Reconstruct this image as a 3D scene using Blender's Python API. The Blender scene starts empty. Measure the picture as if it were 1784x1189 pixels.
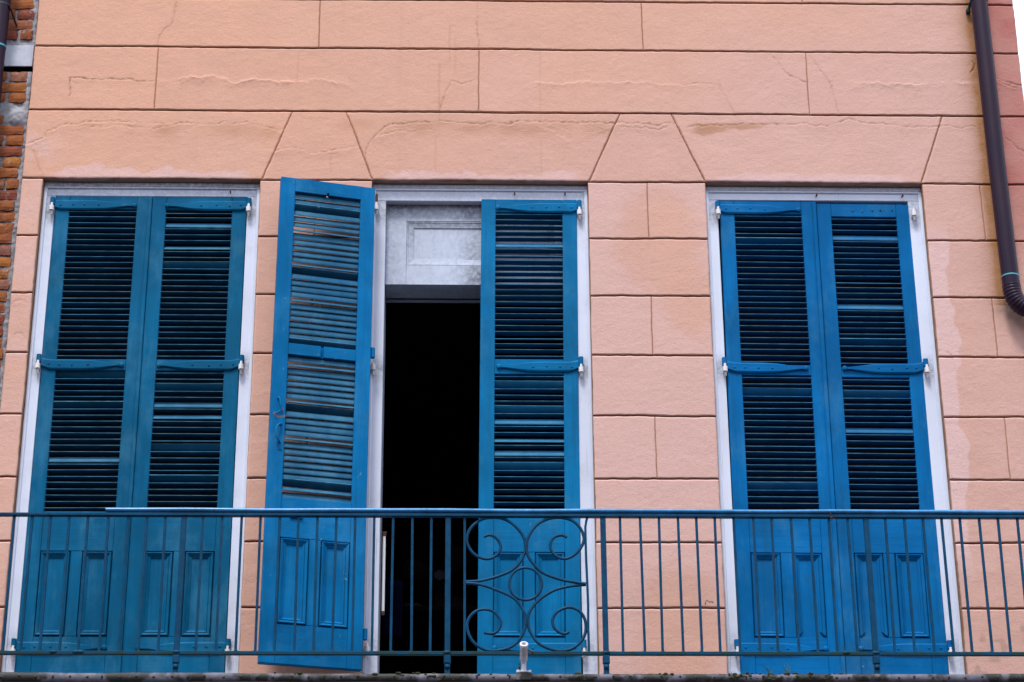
import bpy, math, random
import numpy as np
from mathutils import Matrix, Vector

random.seed(7)
rad = math.radians
S = bpy.context.scene
COL = S.collection

# ------------------------------------------------------------------ camera, sky, sun, exposure
cam_d = bpy.data.cameras.new('camera')
cam = bpy.data.objects.new('camera', cam_d); COL.objects.link(cam)
YAW, PITCH, ROLL = 0.027840757, 0.421682215, -0.006643158
def cam_axes(y, p, r):
    cy, sy, cp, sp = math.cos(y), math.sin(y), math.cos(p), math.sin(p)
    f = Vector((sy*cp, cy*cp, sp)); rt = Vector((cy, -sy, 0)); up = rt.cross(f)
    c, s = math.cos(r), math.sin(r)
    return c*rt + s*up, -s*rt + c*up, f
a_, b_, f_ = cam_axes(YAW, PITCH, ROLL)
M = Matrix((( a_.x, b_.x, -f_.x, -0.304717), (a_.y, b_.y, -f_.y, -10.942177), (a_.z, b_.z, -f_.z, -2.938676), (0, 0, 0, 1)))
cam.matrix_world = M
cam_d.sensor_width = 36.0; cam_d.lens = 3900.0/1784.0*36.0
cam_d.clip_start = 0.1; cam_d.clip_end = 2000
S.camera = cam

SUN_EL, SUN_AZ = 62.0, 197.0      # azimuth clockwise from +Y: in front of the facade, a little to the right
W = bpy.data.worlds.new('World'); S.world = W; W.use_nodes = True
nt = W.node_tree; nt.nodes.clear()
wo = nt.nodes.new('ShaderNodeOutputWorld'); bg = nt.nodes.new('ShaderNodeBackground')
sky = nt.nodes.new('ShaderNodeTexSky'); sky.sky_type = 'NISHITA'; sky.sun_disc = False
sky.sun_elevation = rad(SUN_EL); sky.sun_rotation = rad(SUN_AZ)
sky.air_density = 1.0; sky.dust_density = 4.0; sky.ozone_density = 1.0
cl = nt.nodes.new('ShaderNodeMixRGB'); cl.inputs[0].default_value = 0.72     # an even layer of thin cloud over the blue
cl.inputs[2].default_value = (7.6, 8.2, 9.8, 1)
nt.links.new(sky.outputs[0], cl.inputs[1]); nt.links.new(cl.outputs[0], bg.inputs[0])
bg.inputs[1].default_value = 0.105
nt.links.new(bg.outputs[0], wo.inputs[0])

sd = bpy.data.lights.new('sun', 'SUN'); sd.energy = 1.5; sd.angle = rad(11); sd.color = (1.0, 0.96, 0.9)
so = bpy.data.objects.new('sun', sd); COL.objects.link(so)
az = rad(SUN_AZ); el = rad(SUN_EL)
sdir = Vector((math.sin(az)*math.cos(el), math.cos(az)*math.cos(el), math.sin(el)))
so.rotation_euler = sdir.to_track_quat('Z', 'Y').to_euler(); so.location = (3, -12, 14)

S.view_settings.view_transform = 'Standard'; S.view_settings.look = 'None'
S.view_settings.gamma = 1.0; S.view_settings.exposure = 1.0; S.view_settings.use_curve_mapping = False

# ------------------------------------------------------------------ material helpers
class NT:
    def __init__(s, name):
        s.m = bpy.data.materials.new(name); s.m.use_nodes = True
        s.t = s.m.node_tree; s.n = s.t.nodes
        s.p = s.n['Principled BSDF']
        s.geo = s.n.new('ShaderNodeNewGeometry')
        s.oi = s.n.new('ShaderNodeObjectInfo')
    def link(s, a, b): s.t.links.new(a, b)
    def val(s, sock, v):
        if hasattr(v, 'links') or hasattr(v, 'is_output'): s.link(v, sock)
        else: sock.default_value = v
    def pos(s, scale=(1, 1, 1), jitter=False):
        m = s.n.new('ShaderNodeVectorMath'); m.operation = 'MULTIPLY'
        s.link(s.geo.outputs['Position'], m.inputs[0]); m.inputs[1].default_value = scale
        return m.outputs[0]
    def noise(s, scale, vec, detail=4, rough=0.55, dist=0.0):
        n = s.n.new('ShaderNodeTexNoise'); n.inputs['Scale'].default_value = scale
        n.inputs['Detail'].default_value = detail; n.inputs['Roughness'].default_value = rough
        n.inputs['Distortion'].default_value = dist
        s.link(vec, n.inputs['Vector']); return n.outputs['Fac']
    def ramp(s, fac, a, b, lo=0.0, hi=1.0):
        r = s.n.new('ShaderNodeMapRange'); r.interpolation_type = 'SMOOTHSTEP'
        r.inputs['From Min'].default_value = a; r.inputs['From Max'].default_value = b
        r.inputs['To Min'].default_value = lo; r.inputs['To Max'].default_value = hi
        s.link(fac, r.inputs['Value']); return r.outputs[0]
    def mix(s, fac, a, b, mode='MIX'):
        x = s.n.new('ShaderNodeMixRGB'); x.blend_type = mode
        s.val(x.inputs[0], fac)
        for k, v in ((1, a), (2, b)):
            if hasattr(v, 'is_output'): s.link(v, x.inputs[k])
            else: x.inputs[k].default_value = (*v[:3], 1)
        return x.outputs[0]
    def math(s, op, a, b=0.0):
        x = s.n.new('ShaderNodeMath'); x.operation = op
        s.val(x.inputs[0], a); s.val(x.inputs[1], b); return x.outputs[0]
    def bump(s, h, strength, dist, prev=None):
        b = s.n.new('ShaderNodeBump'); b.inputs['Strength'].default_value = strength
        b.inputs['Distance'].default_value = dist; s.link(h, b.inputs['Height'])
        if prev is not None: s.link(prev, b.inputs['Normal'])
        return b.outputs[0]
    def done(s, col, rough=0.6, normal=None, metal=0.0, spec=0.5):
        s.val(s.p.inputs['Base Color'], col if hasattr(col, 'is_output') else (*col[:3], 1))
        s.val(s.p.inputs['Roughness'], rough); s.p.inputs['Metallic'].default_value = metal
        s.p.inputs['Specular IOR Level'].default_value = spec
        if normal is not None: s.link(normal, s.p.inputs['Normal'])
        return s.m
    def attr(s, name):
        a = s.n.new('ShaderNodeAttribute'); a.attribute_name = name; return a
    def sep(s, c):
        x = s.n.new('ShaderNodeSeparateColor'); s.link(c, x.inputs[0]); return x.outputs

def mat_plaster():
    s = NT('salmon_plaster'); p = s.pos()
    A = s.sep(s.attr('stain_shade').outputs['Color']); H = s.sep(s.attr('tint').outputs['Color'])
    big = s.noise(1.3, p, 5, 0.6); mid = s.noise(6.0, s.pos((1, 1, 1.6)), 5, 0.6); fine = s.noise(85, s.pos((0.85, 1, 1.2)), 4, 0.7)
    hue = s.math('ADD', H[0], s.math('MULTIPLY', s.math('SUBTRACT', big, 0.5), 0.5))
    col = s.mix(s.ramp(hue, 0.0, 1.0), (0.605, 0.380, 0.330), (0.645, 0.360, 0.250))
    col = s.mix(s.ramp(mid, 0.30, 0.72, 0.0, 0.28), col, (0.53, 0.305, 0.235))
    streak = s.noise(9, s.pos((1, 1, 0.05)), 4, 0.6)
    col = s.mix(s.ramp(streak, 0.56, 0.80, 0.0, 0.26), col, (0.50, 0.29, 0.22))
    col = s.mix(s.ramp(s.oi.outputs['Random'], 0, 1, 0.0, 0.13), col, (0.46, 0.26, 0.21))
    col = s.mix(s.math('MULTIPLY', H[1], 0.85), col, (0.66, 0.46, 0.45))
    col = s.mix(H[2], col, (0.40, 0.14, 0.125))
    och = s.math('MULTIPLY', A[2], s.ramp(mid, 0.2, 0.65, 0.65, 1.0))
    col = s.mix(och, col, (0.34, 0.155, 0.052))
    col = s.mix(s.math('MULTIPLY', A[0], 0.9), col, (0.20, 0.10, 0.06))
    col = s.mix(s.math('MULTIPLY', A[1], 0.9), col, (0.06, 0.05, 0.035))
    sp = s.noise(160, p, 2, 0.5)
    col = s.mix(s.ramp(sp, 0.70, 0.78, 0.0, 0.5), col, (0.30, 0.16, 0.11))
    col = s.mix(s.ramp(fine, 0.40, 0.68, 0.0, 0.24), col, (0.48, 0.27, 0.19))
    n = s.bump(mid, 0.30, 0.006); n = s.bump(s.noise(42, s.pos((0.75, 1, 1.2)), 5, 0.7), 0.5, 0.0032, n)
    n = s.bump(fine, 0.8, 0.0024, n)
    return s.done(col, 0.88, n, spec=0.25)

def mat_core():
    s = NT('bare_render'); p = s.pos(); f = s.noise(14, p, 5); 
    col = s.mix(f, (0.34, 0.19, 0.13), (0.47, 0.30, 0.23))
    return s.done(col, 0.9, s.bump(f, 0.5, 0.004), spec=0.2)

def mat_paint(name, base, axis, chip=0.0, dirt=0.25, rough=0.42, worn_shaded=False):
    s = NT(name); p = s.pos()
    st = {'v': (1, 1, 0.045), 'h': (0.045, 1, 1), 'n': (1, 1, 1)}[axis]
    g = s.noise(95, s.pos(st), 5, 0.65); g2 = s.noise(20, s.pos(st), 4, 0.6)
    big = s.noise(2.2, p, 4, 0.6); mid = s.noise(13, p, 5, 0.6)
    rnd = s.oi.outputs['Random']
    b = Vector(base)
    col = s.mix(s.ramp(big, 0.3, 0.7), tuple(b*0.74), tuple(b*1.20 + Vector((0.002, 0.006, 0.004))))
    col = s.mix(s.ramp(rnd, 0, 1, 0, 0.25), col, tuple(b*0.72 + Vector((0.006, 0.012, 0.0))))
    col = s.mix(s.ramp(g2, 0.35, 0.72, 0.0, 0.5), col, tuple(b*0.7))
    col = s.mix(s.ramp(mid, 0.52, 0.75, 0.0, dirt), col, (0.012, 0.07, 0.11))
    col = s.mix(s.ramp(g, 0.40, 0.66, 0.0, 0.22), col, tuple(b*0.55))
    dr = s.noise(16, s.pos((1, 1, 0.05)), 4, 0.6)
    col = s.mix(s.ramp(dr, 0.56, 0.74, 0.0, 0.28), col, (0.010, 0.055, 0.085))
    chalk = s.noise(5, s.pos((1, 1, 0.5)), 6, 0.7)
    col = s.mix(s.ramp(chalk, 0.48, 0.72, 0.0, 0.20), col, (0.10, 0.31, 0.46))
    if worn_shaded:      # slat edges painted pale and patchy for the highlight along them
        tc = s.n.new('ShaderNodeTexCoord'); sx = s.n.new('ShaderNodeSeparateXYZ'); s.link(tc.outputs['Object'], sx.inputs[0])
        top = s.ramp(sx.outputs[2], -0.0012, 0.0016)      # upper face bleached pale, lower face dark: shade between slats painted in
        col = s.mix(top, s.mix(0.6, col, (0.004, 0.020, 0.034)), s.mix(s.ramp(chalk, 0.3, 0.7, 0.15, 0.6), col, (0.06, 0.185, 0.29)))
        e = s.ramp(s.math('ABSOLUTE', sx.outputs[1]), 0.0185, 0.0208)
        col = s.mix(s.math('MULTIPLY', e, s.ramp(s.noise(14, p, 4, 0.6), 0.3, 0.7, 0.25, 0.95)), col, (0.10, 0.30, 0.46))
    if chip:
        c = s.noise(26, s.pos((1, 1, 0.35)), 6, 0.72, 0.6)
        k = s.ramp(c, 0.725-chip*0.06, 0.745-chip*0.06)
        col = s.mix(k, col, (0.26, 0.36, 0.44))
        n0 = s.bump(s.math('SUBTRACT', 1.0, k), 0.4, 0.0008)
    else: n0 = None
    n = s.bump(g, 0.75, 0.0016, n0); n = s.bump(mid, 0.35, 0.003, n)
    return s.done(col, s.ramp(mid, 0.3, 0.7, rough-0.05, rough+0.18), n, spec=0.05)

def mat_white(name, base=(0.63, 0.69, 0.83), grime=0.24, mould=0.0):
    s = NT(name); p = s.pos()
    g = s.noise(80, s.pos((1, 1, 0.05)), 4, 0.6); mid = s.noise(7, p, 6, 0.65); fine = s.noise(45, p, 5, 0.7)
    col = s.mix(s.ramp(s.noise(1.7, p, 3), 0.3, 0.7), base, tuple(Vector(base)*0.9))
    col = s.mix(s.ramp(mid, 0.50, 0.80, 0.0, grime), col, (0.28, 0.30, 0.34))
    col = s.mix(s.ramp(fine, 0.66, 0.74, 0.0, 0.5*grime+0.15), col, (0.20, 0.18, 0.18))
    D = s.sep(s.attr('stain_shade').outputs['Color'])
    m2 = s.math('MULTIPLY', D[0], s.ramp(fine, 0.28, 0.62, 0.25, 1.0))
    col = s.mix(m2, col, (0.075, 0.08, 0.10))
    if mould:
        c = s.noise(28, s.pos((1, 1, 0.7)), 7, 0.75)
        col = s.mix(s.math('MULTIPLY', s.ramp(c, 0.42, 0.72), mould), col, (0.14, 0.16, 0.20))
    crackv = s.noise(60, s.pos((1, 1, 0.03)), 3, 0.5)
    col = s.mix(s.ramp(crackv, 0.70, 0.74, 0.0, 0.45), col, (0.25, 0.25, 0.28))
    n = s.bump(g, 0.4, 0.001); n = s.bump(fine, 0.3, 0.001, n)
    return s.done(col, 0.55, n, spec=0.35)

def mat_iron(name, base, rust=0.15, moss=0.0, rough=0.45, spec=0.12):
    s = NT(name); p = s.pos(); a = s.noise(16, p, 6, 0.7); b = s.noise(60, p, 4, 0.6)
    col = s.mix(s.ramp(a, 0.3, 0.7), base, tuple(Vector(base)*0.62))
    col = s.mix(s.ramp(b, 0.64, 0.72, 0.0, rust), col, (0.05, 0.045, 0.04))
    col = s.mix(s.ramp(s.noise(24, p, 5, 0.7), 0.70, 0.76, 0.0, 0.25), col, (0.08, 0.22, 0.32))
    if moss:
        up = s.sep(s.geo.outputs['Normal'])
        col = s.mix(s.math('MULTIPLY', s.ramp(a, 0.40, 0.62), moss), col, (0.022, 0.045, 0.014))
    n = s.bump(b, 0.5, 0.0012); n = s.bump(a, 0.3, 0.003, n)
    return s.done(col, rough, n, spec=spec)

def mat_brick():
    s = NT('old_brick'); p = s.pos(); r = s.oi.outputs['Random']
    f = s.noise(55, p, 6, 0.7); g = s.noise(16, p, 5, 0.65)
    c = s.mix(s.ramp(r, 0.05, 0.5), (0.22, 0.058, 0.036), (0.30, 0.095, 0.030))
    c = s.mix(s.ramp(r, 0.55, 0.95), c, (0.36, 0.135, 0.036))
    c = s.mix(s.ramp(s.math('FRACT', s.math('MULTIPLY', r, 7.31)), 0.70, 0.9, 0, 0.6), c, (0.27, 0.13, 0.12))
    c = s.mix(s.ramp(g, 0.45, 0.75, 0.0, 0.7), c, (0.14, 0.055, 0.035))
    c = s.mix(s.ramp(f, 0.60, 0.72, 0.0, 0.65), c, (0.07, 0.04, 0.03))
    c = s.mix(s.ramp(s.noise(22, p, 5, 0.7), 0.60, 0.70, 0, 0.5), c, (0.42, 0.38, 0.37))
    n = s.bump(f, 0.8, 0.004); n = s.bump(g, 0.6, 0.008, n)
    return s.done(c, 0.9, n, spec=0.2)

def mat_rough(name, ca, cb, scale=30, bump=0.006, dark=0.4, rough=0.9):
    s = NT(name); p = s.pos(); f = s.noise(scale, p, 6, 0.7); g = s.noise(scale*0.22, p, 5, 0.6)
    c = s.mix(s.ramp(g, 0.3, 0.7), ca, cb)
    c = s.mix(s.ramp(f, 0.58, 0.72, 0.0, dark), c, tuple(Vector(ca)*0.25))
    n = s.bump(f, 0.6, bump)
    return s.done(c, rough, n, spec=0.25)

def mat_pipe():
    s = NT('brown_pipe_paint'); p = s.pos(); f = s.noise(8, s.pos((1, 1, 0.25)), 5, 0.6); g = s.noise(70, p, 4, 0.6)
    c = s.mix(s.ramp(f, 0.3, 0.7), (0.011, 0.004, 0.020), (0.022, 0.007, 0.020))
    c = s.mix(s.ramp(g, 0.66, 0.75, 0, 0.35), c, (0.10, 0.06, 0.07))
    return s.done(c, s.ramp(f, 0.3, 0.7, 0.34, 0.50), s.bump(g, 0.15, 0.001), spec=0.2)

def mat_flash():
    s = NT('lead_flashing'); p = s.pos(); f = s.noise(26, s.pos((0.6, 1, 1)), 6, 0.7); g = s.noise(4.0, s.pos((1, 1, 1)), 4, 0.6)
    c = s.mix(s.ramp(f, 0.3, 0.7), (0.075, 0.075, 0.105), (0.165, 0.160, 0.205))
    k = s.math('MULTIPLY', s.ramp(g, 0.46, 0.53), s.ramp(f, 0.28, 0.46))
    c = s.mix(k, c, (0.012, 0.013, 0.012))
    c = s.mix(s.ramp(s.noise(48, p, 5, 0.7), 0.60, 0.68, 0, 0.6), c, (0.035, 0.045, 0.016))
    return s.done(c, 0.6, s.bump(f, 0.6, 0.004), spec=0.4)

def mat_flat(name, c, rough=0.6, metal=0.0, spec=0.5):
    s = NT(name); f = s.noise(30, s.pos(), 4, 0.6)
    return s.done(s.mix(s.ramp(f, 0.3, 0.7), c, tuple(Vector(c)*0.7)), rough, s.bump(f, 0.2, 0.002), metal, spec)

MAT = {
 'plaster': mat_plaster(), 'core': mat_core(),
 'white': mat_white('white_frame_paint'), 'mouldy': mat_white('mouldy_white_paint', (0.52, 0.59, 0.72), 0.34, 0.30),
 'pintle': mat_white('white_pintle_paint', (0.72, 0.72, 0.74), 0.25), 'rust': mat_rough('rusty_iron', (0.10, 0.045, 0.03), (0.05, 0.03, 0.03), 60, 0.002),
 'rail': mat_iron('blue_railing_paint', (0.002, 0.060, 0.140)), 'rail_low': mat_iron('mossy_railing_paint', (0.002, 0.058, 0.120), 0.2, 0.55),
 'cap': mat_iron('blue_handrail_paint', (0.06, 0.31, 0.66), 0.10, 0.0, 0.26, 0.5),
 'brick': mat_brick(), 'mortar': mat_rough('grey_mortar', (0.20, 0.20, 0.225), (0.34, 0.34, 0.375), 42, 0.007, 0.5),
 'concrete': mat_rough('grey_concrete', (0.42, 0.45, 0.53), (0.54, 0.57, 0.65), 70, 0.003, 0.3),
 'pipe': mat_pipe(), 'flash': mat_flash(), 'fascia': mat_rough('dull_metal_fascia', (0.10, 0.10, 0.12), (0.16, 0.16, 0.18), 12, 0.002, 0.3, 0.5),
 'lip': mat_rough('pale_metal_lip', (0.28, 0.27, 0.30), (0.36, 0.35, 0.38), 12, 0.002, 0.3, 0.5),
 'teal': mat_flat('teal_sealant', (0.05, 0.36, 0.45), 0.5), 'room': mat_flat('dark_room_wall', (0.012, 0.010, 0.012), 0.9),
 'holder': mat_flat('white_cast_metal', (0.72, 0.71, 0.78), 0.35), 'black': mat_flat('black_iron', (0.012, 0.012, 0.015), 0.4),
 'leafgreen': mat_flat('weed_green', (0.07, 0.17, 0.03), 0.6), 'moss': mat_flat('dark_moss', (0.028, 0.038, 0.010), 0.95),
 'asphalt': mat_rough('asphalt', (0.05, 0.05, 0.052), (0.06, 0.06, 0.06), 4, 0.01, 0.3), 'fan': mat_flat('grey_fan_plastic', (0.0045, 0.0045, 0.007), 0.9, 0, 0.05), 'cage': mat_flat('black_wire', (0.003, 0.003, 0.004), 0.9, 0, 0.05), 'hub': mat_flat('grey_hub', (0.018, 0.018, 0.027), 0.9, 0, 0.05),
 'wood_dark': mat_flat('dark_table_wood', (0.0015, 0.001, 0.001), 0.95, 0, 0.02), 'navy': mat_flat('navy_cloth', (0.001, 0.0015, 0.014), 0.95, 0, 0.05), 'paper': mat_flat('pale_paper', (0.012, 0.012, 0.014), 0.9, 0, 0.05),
 'deck': mat_rough('weathered_deck_boards', (0.13, 0.13, 0.14), (0.20, 0.19, 0.19), 20, 0.003),
 'roof': mat_rough('dark_slate', (0.07, 0.07, 0.08), (0.10, 0.10, 0.11), 6, 0.01),
}
BLUES = {'a': ((0.0002, 0.104, 0.234), 0.1, 0.30), 'b': ((0.0002, 0.107, 0.238), 0.1, 0.30), 'c': ((0.0005, 0.150, 0.385), 0.75, 0.20),
         'd': ((0.001, 0.156, 0.370), 0.4, 0.24), 'e': ((0.0, 0.130, 0.372), 0.1, 0.20), 'f': ((0.0, 0.124, 0.356), 0.2, 0.22)}
PAINT = {}
for k, (c, chip, dirt) in BLUES.items():
    for ax in 'vhn':
        PAINT[k+ax] = mat_paint('blue_shutter_paint_%s%s' % (k, ax), c, ax, chip, dirt)
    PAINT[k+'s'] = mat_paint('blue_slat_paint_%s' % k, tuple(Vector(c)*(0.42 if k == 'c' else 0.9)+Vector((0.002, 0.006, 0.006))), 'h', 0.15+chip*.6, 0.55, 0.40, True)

# ------------------------------------------------------------------ mesh helpers
class MB:
    def __init__(s): s.v = []; s.f = []; s.sm = []
    def add(s, vs, fs, smooth=False):
        o = len(s.v); s.v += [tuple(x) for x in vs]; s.f += [tuple(i+o for i in f) for f in fs]; s.sm += [smooth]*len(fs)
    def box(s, x0, x1, y0, y1, z0, z1, c=0.0):
        if c <= 0:
            s.add([(x0,y0,z0),(x1,y0,z0),(x1,y1,z0),(x0,y1,z0),(x0,y0,z1),(x1,y0,z1),(x1,y1,z1),(x0,y1,z1)],
                  [(0,3,2,1),(4,5,6,7),(0,1,5,4),(1,2,6,5),(2,3,7,6),(3,0,4,7)]); return
        X, Y, Z = (x0, x1), (y0, y1), (z0, z1); vs = []; idx = {}
        for i in (0,1):
            for j in (0,1):
                for k in (0,1):
                    sx, sy, sz = 1-2*i, 1-2*j, 1-2*k
                    for ax in range(3):
                        p = [X[i]+sx*c, Y[j]+sy*c, Z[k]+sz*c]; p[ax] = (X[i], Y[j], Z[k])[ax]
                        idx[(i,j,k,ax)] = len(vs); vs.append(p)
        fs = []
        fs += [[idx[(0,j,k,0)] for j,k in ((0,0),(0,1),(1,1),(1,0))], [idx[(1,j,k,0)] for j,k in ((0,0),(1,0),(1,1),(0,1))]]
        fs += [[idx[(i,0,k,1)] for i,k in ((0,0),(1,0),(1,1),(0,1))], [idx[(i,1,k,1)] for i,k in ((0,0),(0,1),(1,1),(1,0))]]
        fs += [[idx[(i,j,0,2)] for i,j in ((0,0),(0,1),(1,1),(1,0))], [idx[(i,j,1,2)] for i,j in ((0,0),(1,0),(1,1),(0,1))]]
        for i in (0,1):
            for j in (0,1):
                fs.append([idx[(i,j,0,0)], idx[(i,j,1,0)], idx[(i,j,1,1)], idx[(i,j,0,1)]] if (i+j)%2==0 else [idx[(i,j,0,1)], idx[(i,j,1,1)], idx[(i,j,1,0)], idx[(i,j,0,0)]])
        for i in (0,1):
            for k in (0,1):
                q = [idx[(i,0,k,0)], idx[(i,0,k,2)], idx[(i,1,k,2)], idx[(i,1,k,0)]]
                fs.append(q if (i+k)%2==0 else q[::-1])
        for j in (0,1):
            for k in (0,1):
                q = [idx[(0,j,k,1)], idx[(1,j,k,1)], idx[(1,j,k,2)], idx[(0,j,k,2)]]
                fs.append(q if (j+k)%2==1 else q[::-1])
        for i in (0,1):
            for j in (0,1):
                for k in (0,1):
                    q = [idx[(i,j,k,0)], idx[(i,j,k,1)], idx[(i,j,k,2)]]
                    fs.append(q if (i+j+k)%2==0 else q[::-1])
        s.add(vs, fs)
    def tube(s, pts, r, n=10, cap=True, flat=1.0, smooth=True, closed=False):
        pts = [Vector(p) for p in pts]; N = len(pts); rr = r if hasattr(r, '__len__') else [r]*N
        vs = []; fs = []; prev = None
        for i, p in enumerate(pts):
            if closed: t = pts[(i+1) % N]-pts[i-1]
            else: t = pts[min(i+1, N-1)]-pts[max(i-1, 0)]
            t.normalize()
            if prev is None:
                a = Vector((0, 1, 0)) if abs(t.y) < 0.9 else Vector((1, 0, 0))
            else: a = prev
            a = (a-t*a.dot(t)).normalized(); b = t.cross(a); prev = a
            for k in range(n):
                q = 2*math.pi*k/n
                vs.append(p+a*(math.cos(q)*rr[i]*flat)+b*(math.sin(q)*rr[i]))
        L = N if closed else N-1
        for i in range(L):
            for k in range(n):
                i2 = (i+1) % N
                fs.append((i*n+k, i*n+(k+1)%n, i2*n+(k+1)%n, i2*n+k))
        s.add(vs, fs, smooth)
        if cap and not closed:
            s.add(vs[:n], [tuple(range(n))[::-1]]); s.add(vs[-n:], [tuple(range(n))])
    def prism(s, poly, y0, y1):
        n = len(poly); vs = [(x, y0, z) for x, z in poly]+[(x, y1, z) for x, z in poly]
        s.add(vs, [tuple(range(n)), tuple(range(2*n-1, n-1, -1))]+[(i, i+n, (i+1)%n+n, (i+1)%n) for i in range(n)])
    def sphere(s, c, r, n=10, m=6, sq=(1, 1, 1)):
        vs = []; fs = []
        for i in range(m+1):
            th = math.pi*i/m
            for k in range(n):
                q = 2*math.pi*k/n
                vs.append((c[0]+r*sq[0]*math.sin(th)*math.cos(q), c[1]+r*sq[1]*math.sin(th)*math.sin(q), c[2]+r*sq[2]*math.cos(th)))
        for i in range(m):
            for k in range(n): fs.append((i*n+k, (i+1)*n+k, (i+1)*n+(k+1)%n, i*n+(k+1)%n))
        s.add(vs, fs, True)
    def mesh(s, name, mat):
        me = bpy.data.meshes.new(name); me.from_pydata(s.v, [], s.f); me.validate()
        me.polygons.foreach_set('use_smooth', s.sm if len(s.sm) == len(me.polygons) else [False]*len(me.polygons))
        me.materials.append(mat); me.update(); return me
    def build(s, name, mat, parent=None):
        return link(name, s.mesh(name, mat), parent)

def link(name, me, parent=None, loc=(0, 0, 0), rot=(0, 0, 0)):
    o = bpy.data.objects.new(name, me); COL.objects.link(o); o.location = loc; o.rotation_euler = rot
    if parent is not None: o.parent = parent
    return o
def thing(name, label, cat, loc=(0, 0, 0), rot=(0, 0, 0), group=None):
    o = bpy.data.objects.new(name, None); COL.objects.link(o); o.location = loc; o.rotation_euler = rot
    o.empty_display_size = 0.2
    o['label'] = label; o['category'] = cat
    if group: o['group'] = group
    return o
def box(name, mat, parent, *a, c=0.0):
    m = MB(); m.box(*a, c=c); return m.build(name, mat, parent)

def _h(i, j, seed):
    n = (i.astype(np.int64)*374761393 + j.astype(np.int64)*668265263 + seed*1442695041) & 0x7fffffff
    n = ((n ^ (n >> 13))*1274126177) & 0x7fffffff
    return ((n ^ (n >> 16)) & 0xffff)/65535.0
def vn(x, z, s, seed=0):
    x = x/s; z = z/s; i = np.floor(x); j = np.floor(z); u = x-i; v = z-j
    u = u*u*(3-2*u); v = v*v*(3-2*v)
    return (_h(i, j, seed)*(1-u)*(1-v)+_h(i+1, j, seed)*u*(1-v)+_h(i, j+1, seed)*(1-u)*v+_h(i+1, j+1, seed)*u*v)
def sst(x, a, b):
    t = np.clip((x-a)/(b-a), 0, 1); return t*t*(3-2*t)

# ------------------------------------------------------------------ ground
gm = MB(); gm.add([(-400, -400, -4.6), (400, -400, -4.6), (400, 400, -4.6), (-400, 400, -4.6)], [(0, 1, 2, 3)])
g = gm.build('street', MAT['asphalt']); g['kind'] = 'structure'; g['label'] = 'dark asphalt street in front of the house'

# houses across the street, behind the viewer: added unseen to close off the low sky
om = MB(); rs = random.Random(11); xx_ = -60.0
while xx_ < 60:
    w_ = rs.uniform(8, 14); h_ = rs.uniform(8.5, 10.5)
    om.box(xx_, xx_+w_-.05, -27, -16.2+rs.uniform(-.1, .1), -4.6, -4.6+h_); om.box(xx_-.1, xx_+w_+.05, -27.2, -15.8, -4.6+h_, -4.6+h_+.3)
    for fl in (0.9, 4.2):
        for k in range(int(w_/2.6)): om.box(xx_+1.0+k*2.6, xx_+2.1+k*2.6, -16.08, -16.02, -4.6+fl, -4.6+fl+2.4)
    xx_ += w_
o = om.build('unseen_houses', MAT['core']); o['kind'] = 'structure'; o['label'] = 'unseen row of old houses added across the street'

# ------------------------------------------------------------------ townhouse wall
XL, XR = -2.694, 2.915
OPEN = [(-2.576, -1.384), (-0.766, 0.427), (1.079, 2.290)]
ZR = [2.943, 2.592, 2.245, 1.893, 1.543, 1.188, 0.838, 0.485, 0.13, -0.22]
house = thing('townhouse', 'salmon plastered townhouse front with scored block joints and three tall white door openings', 'building', (0, 0.3, -4.6))
HZ = Matrix.Translation((0, -0.3, 4.6))
def hpart(o, parent=None):
    o.parent = parent or house
    if parent is None: o.matrix_parent_inverse = HZ
    return o

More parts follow.
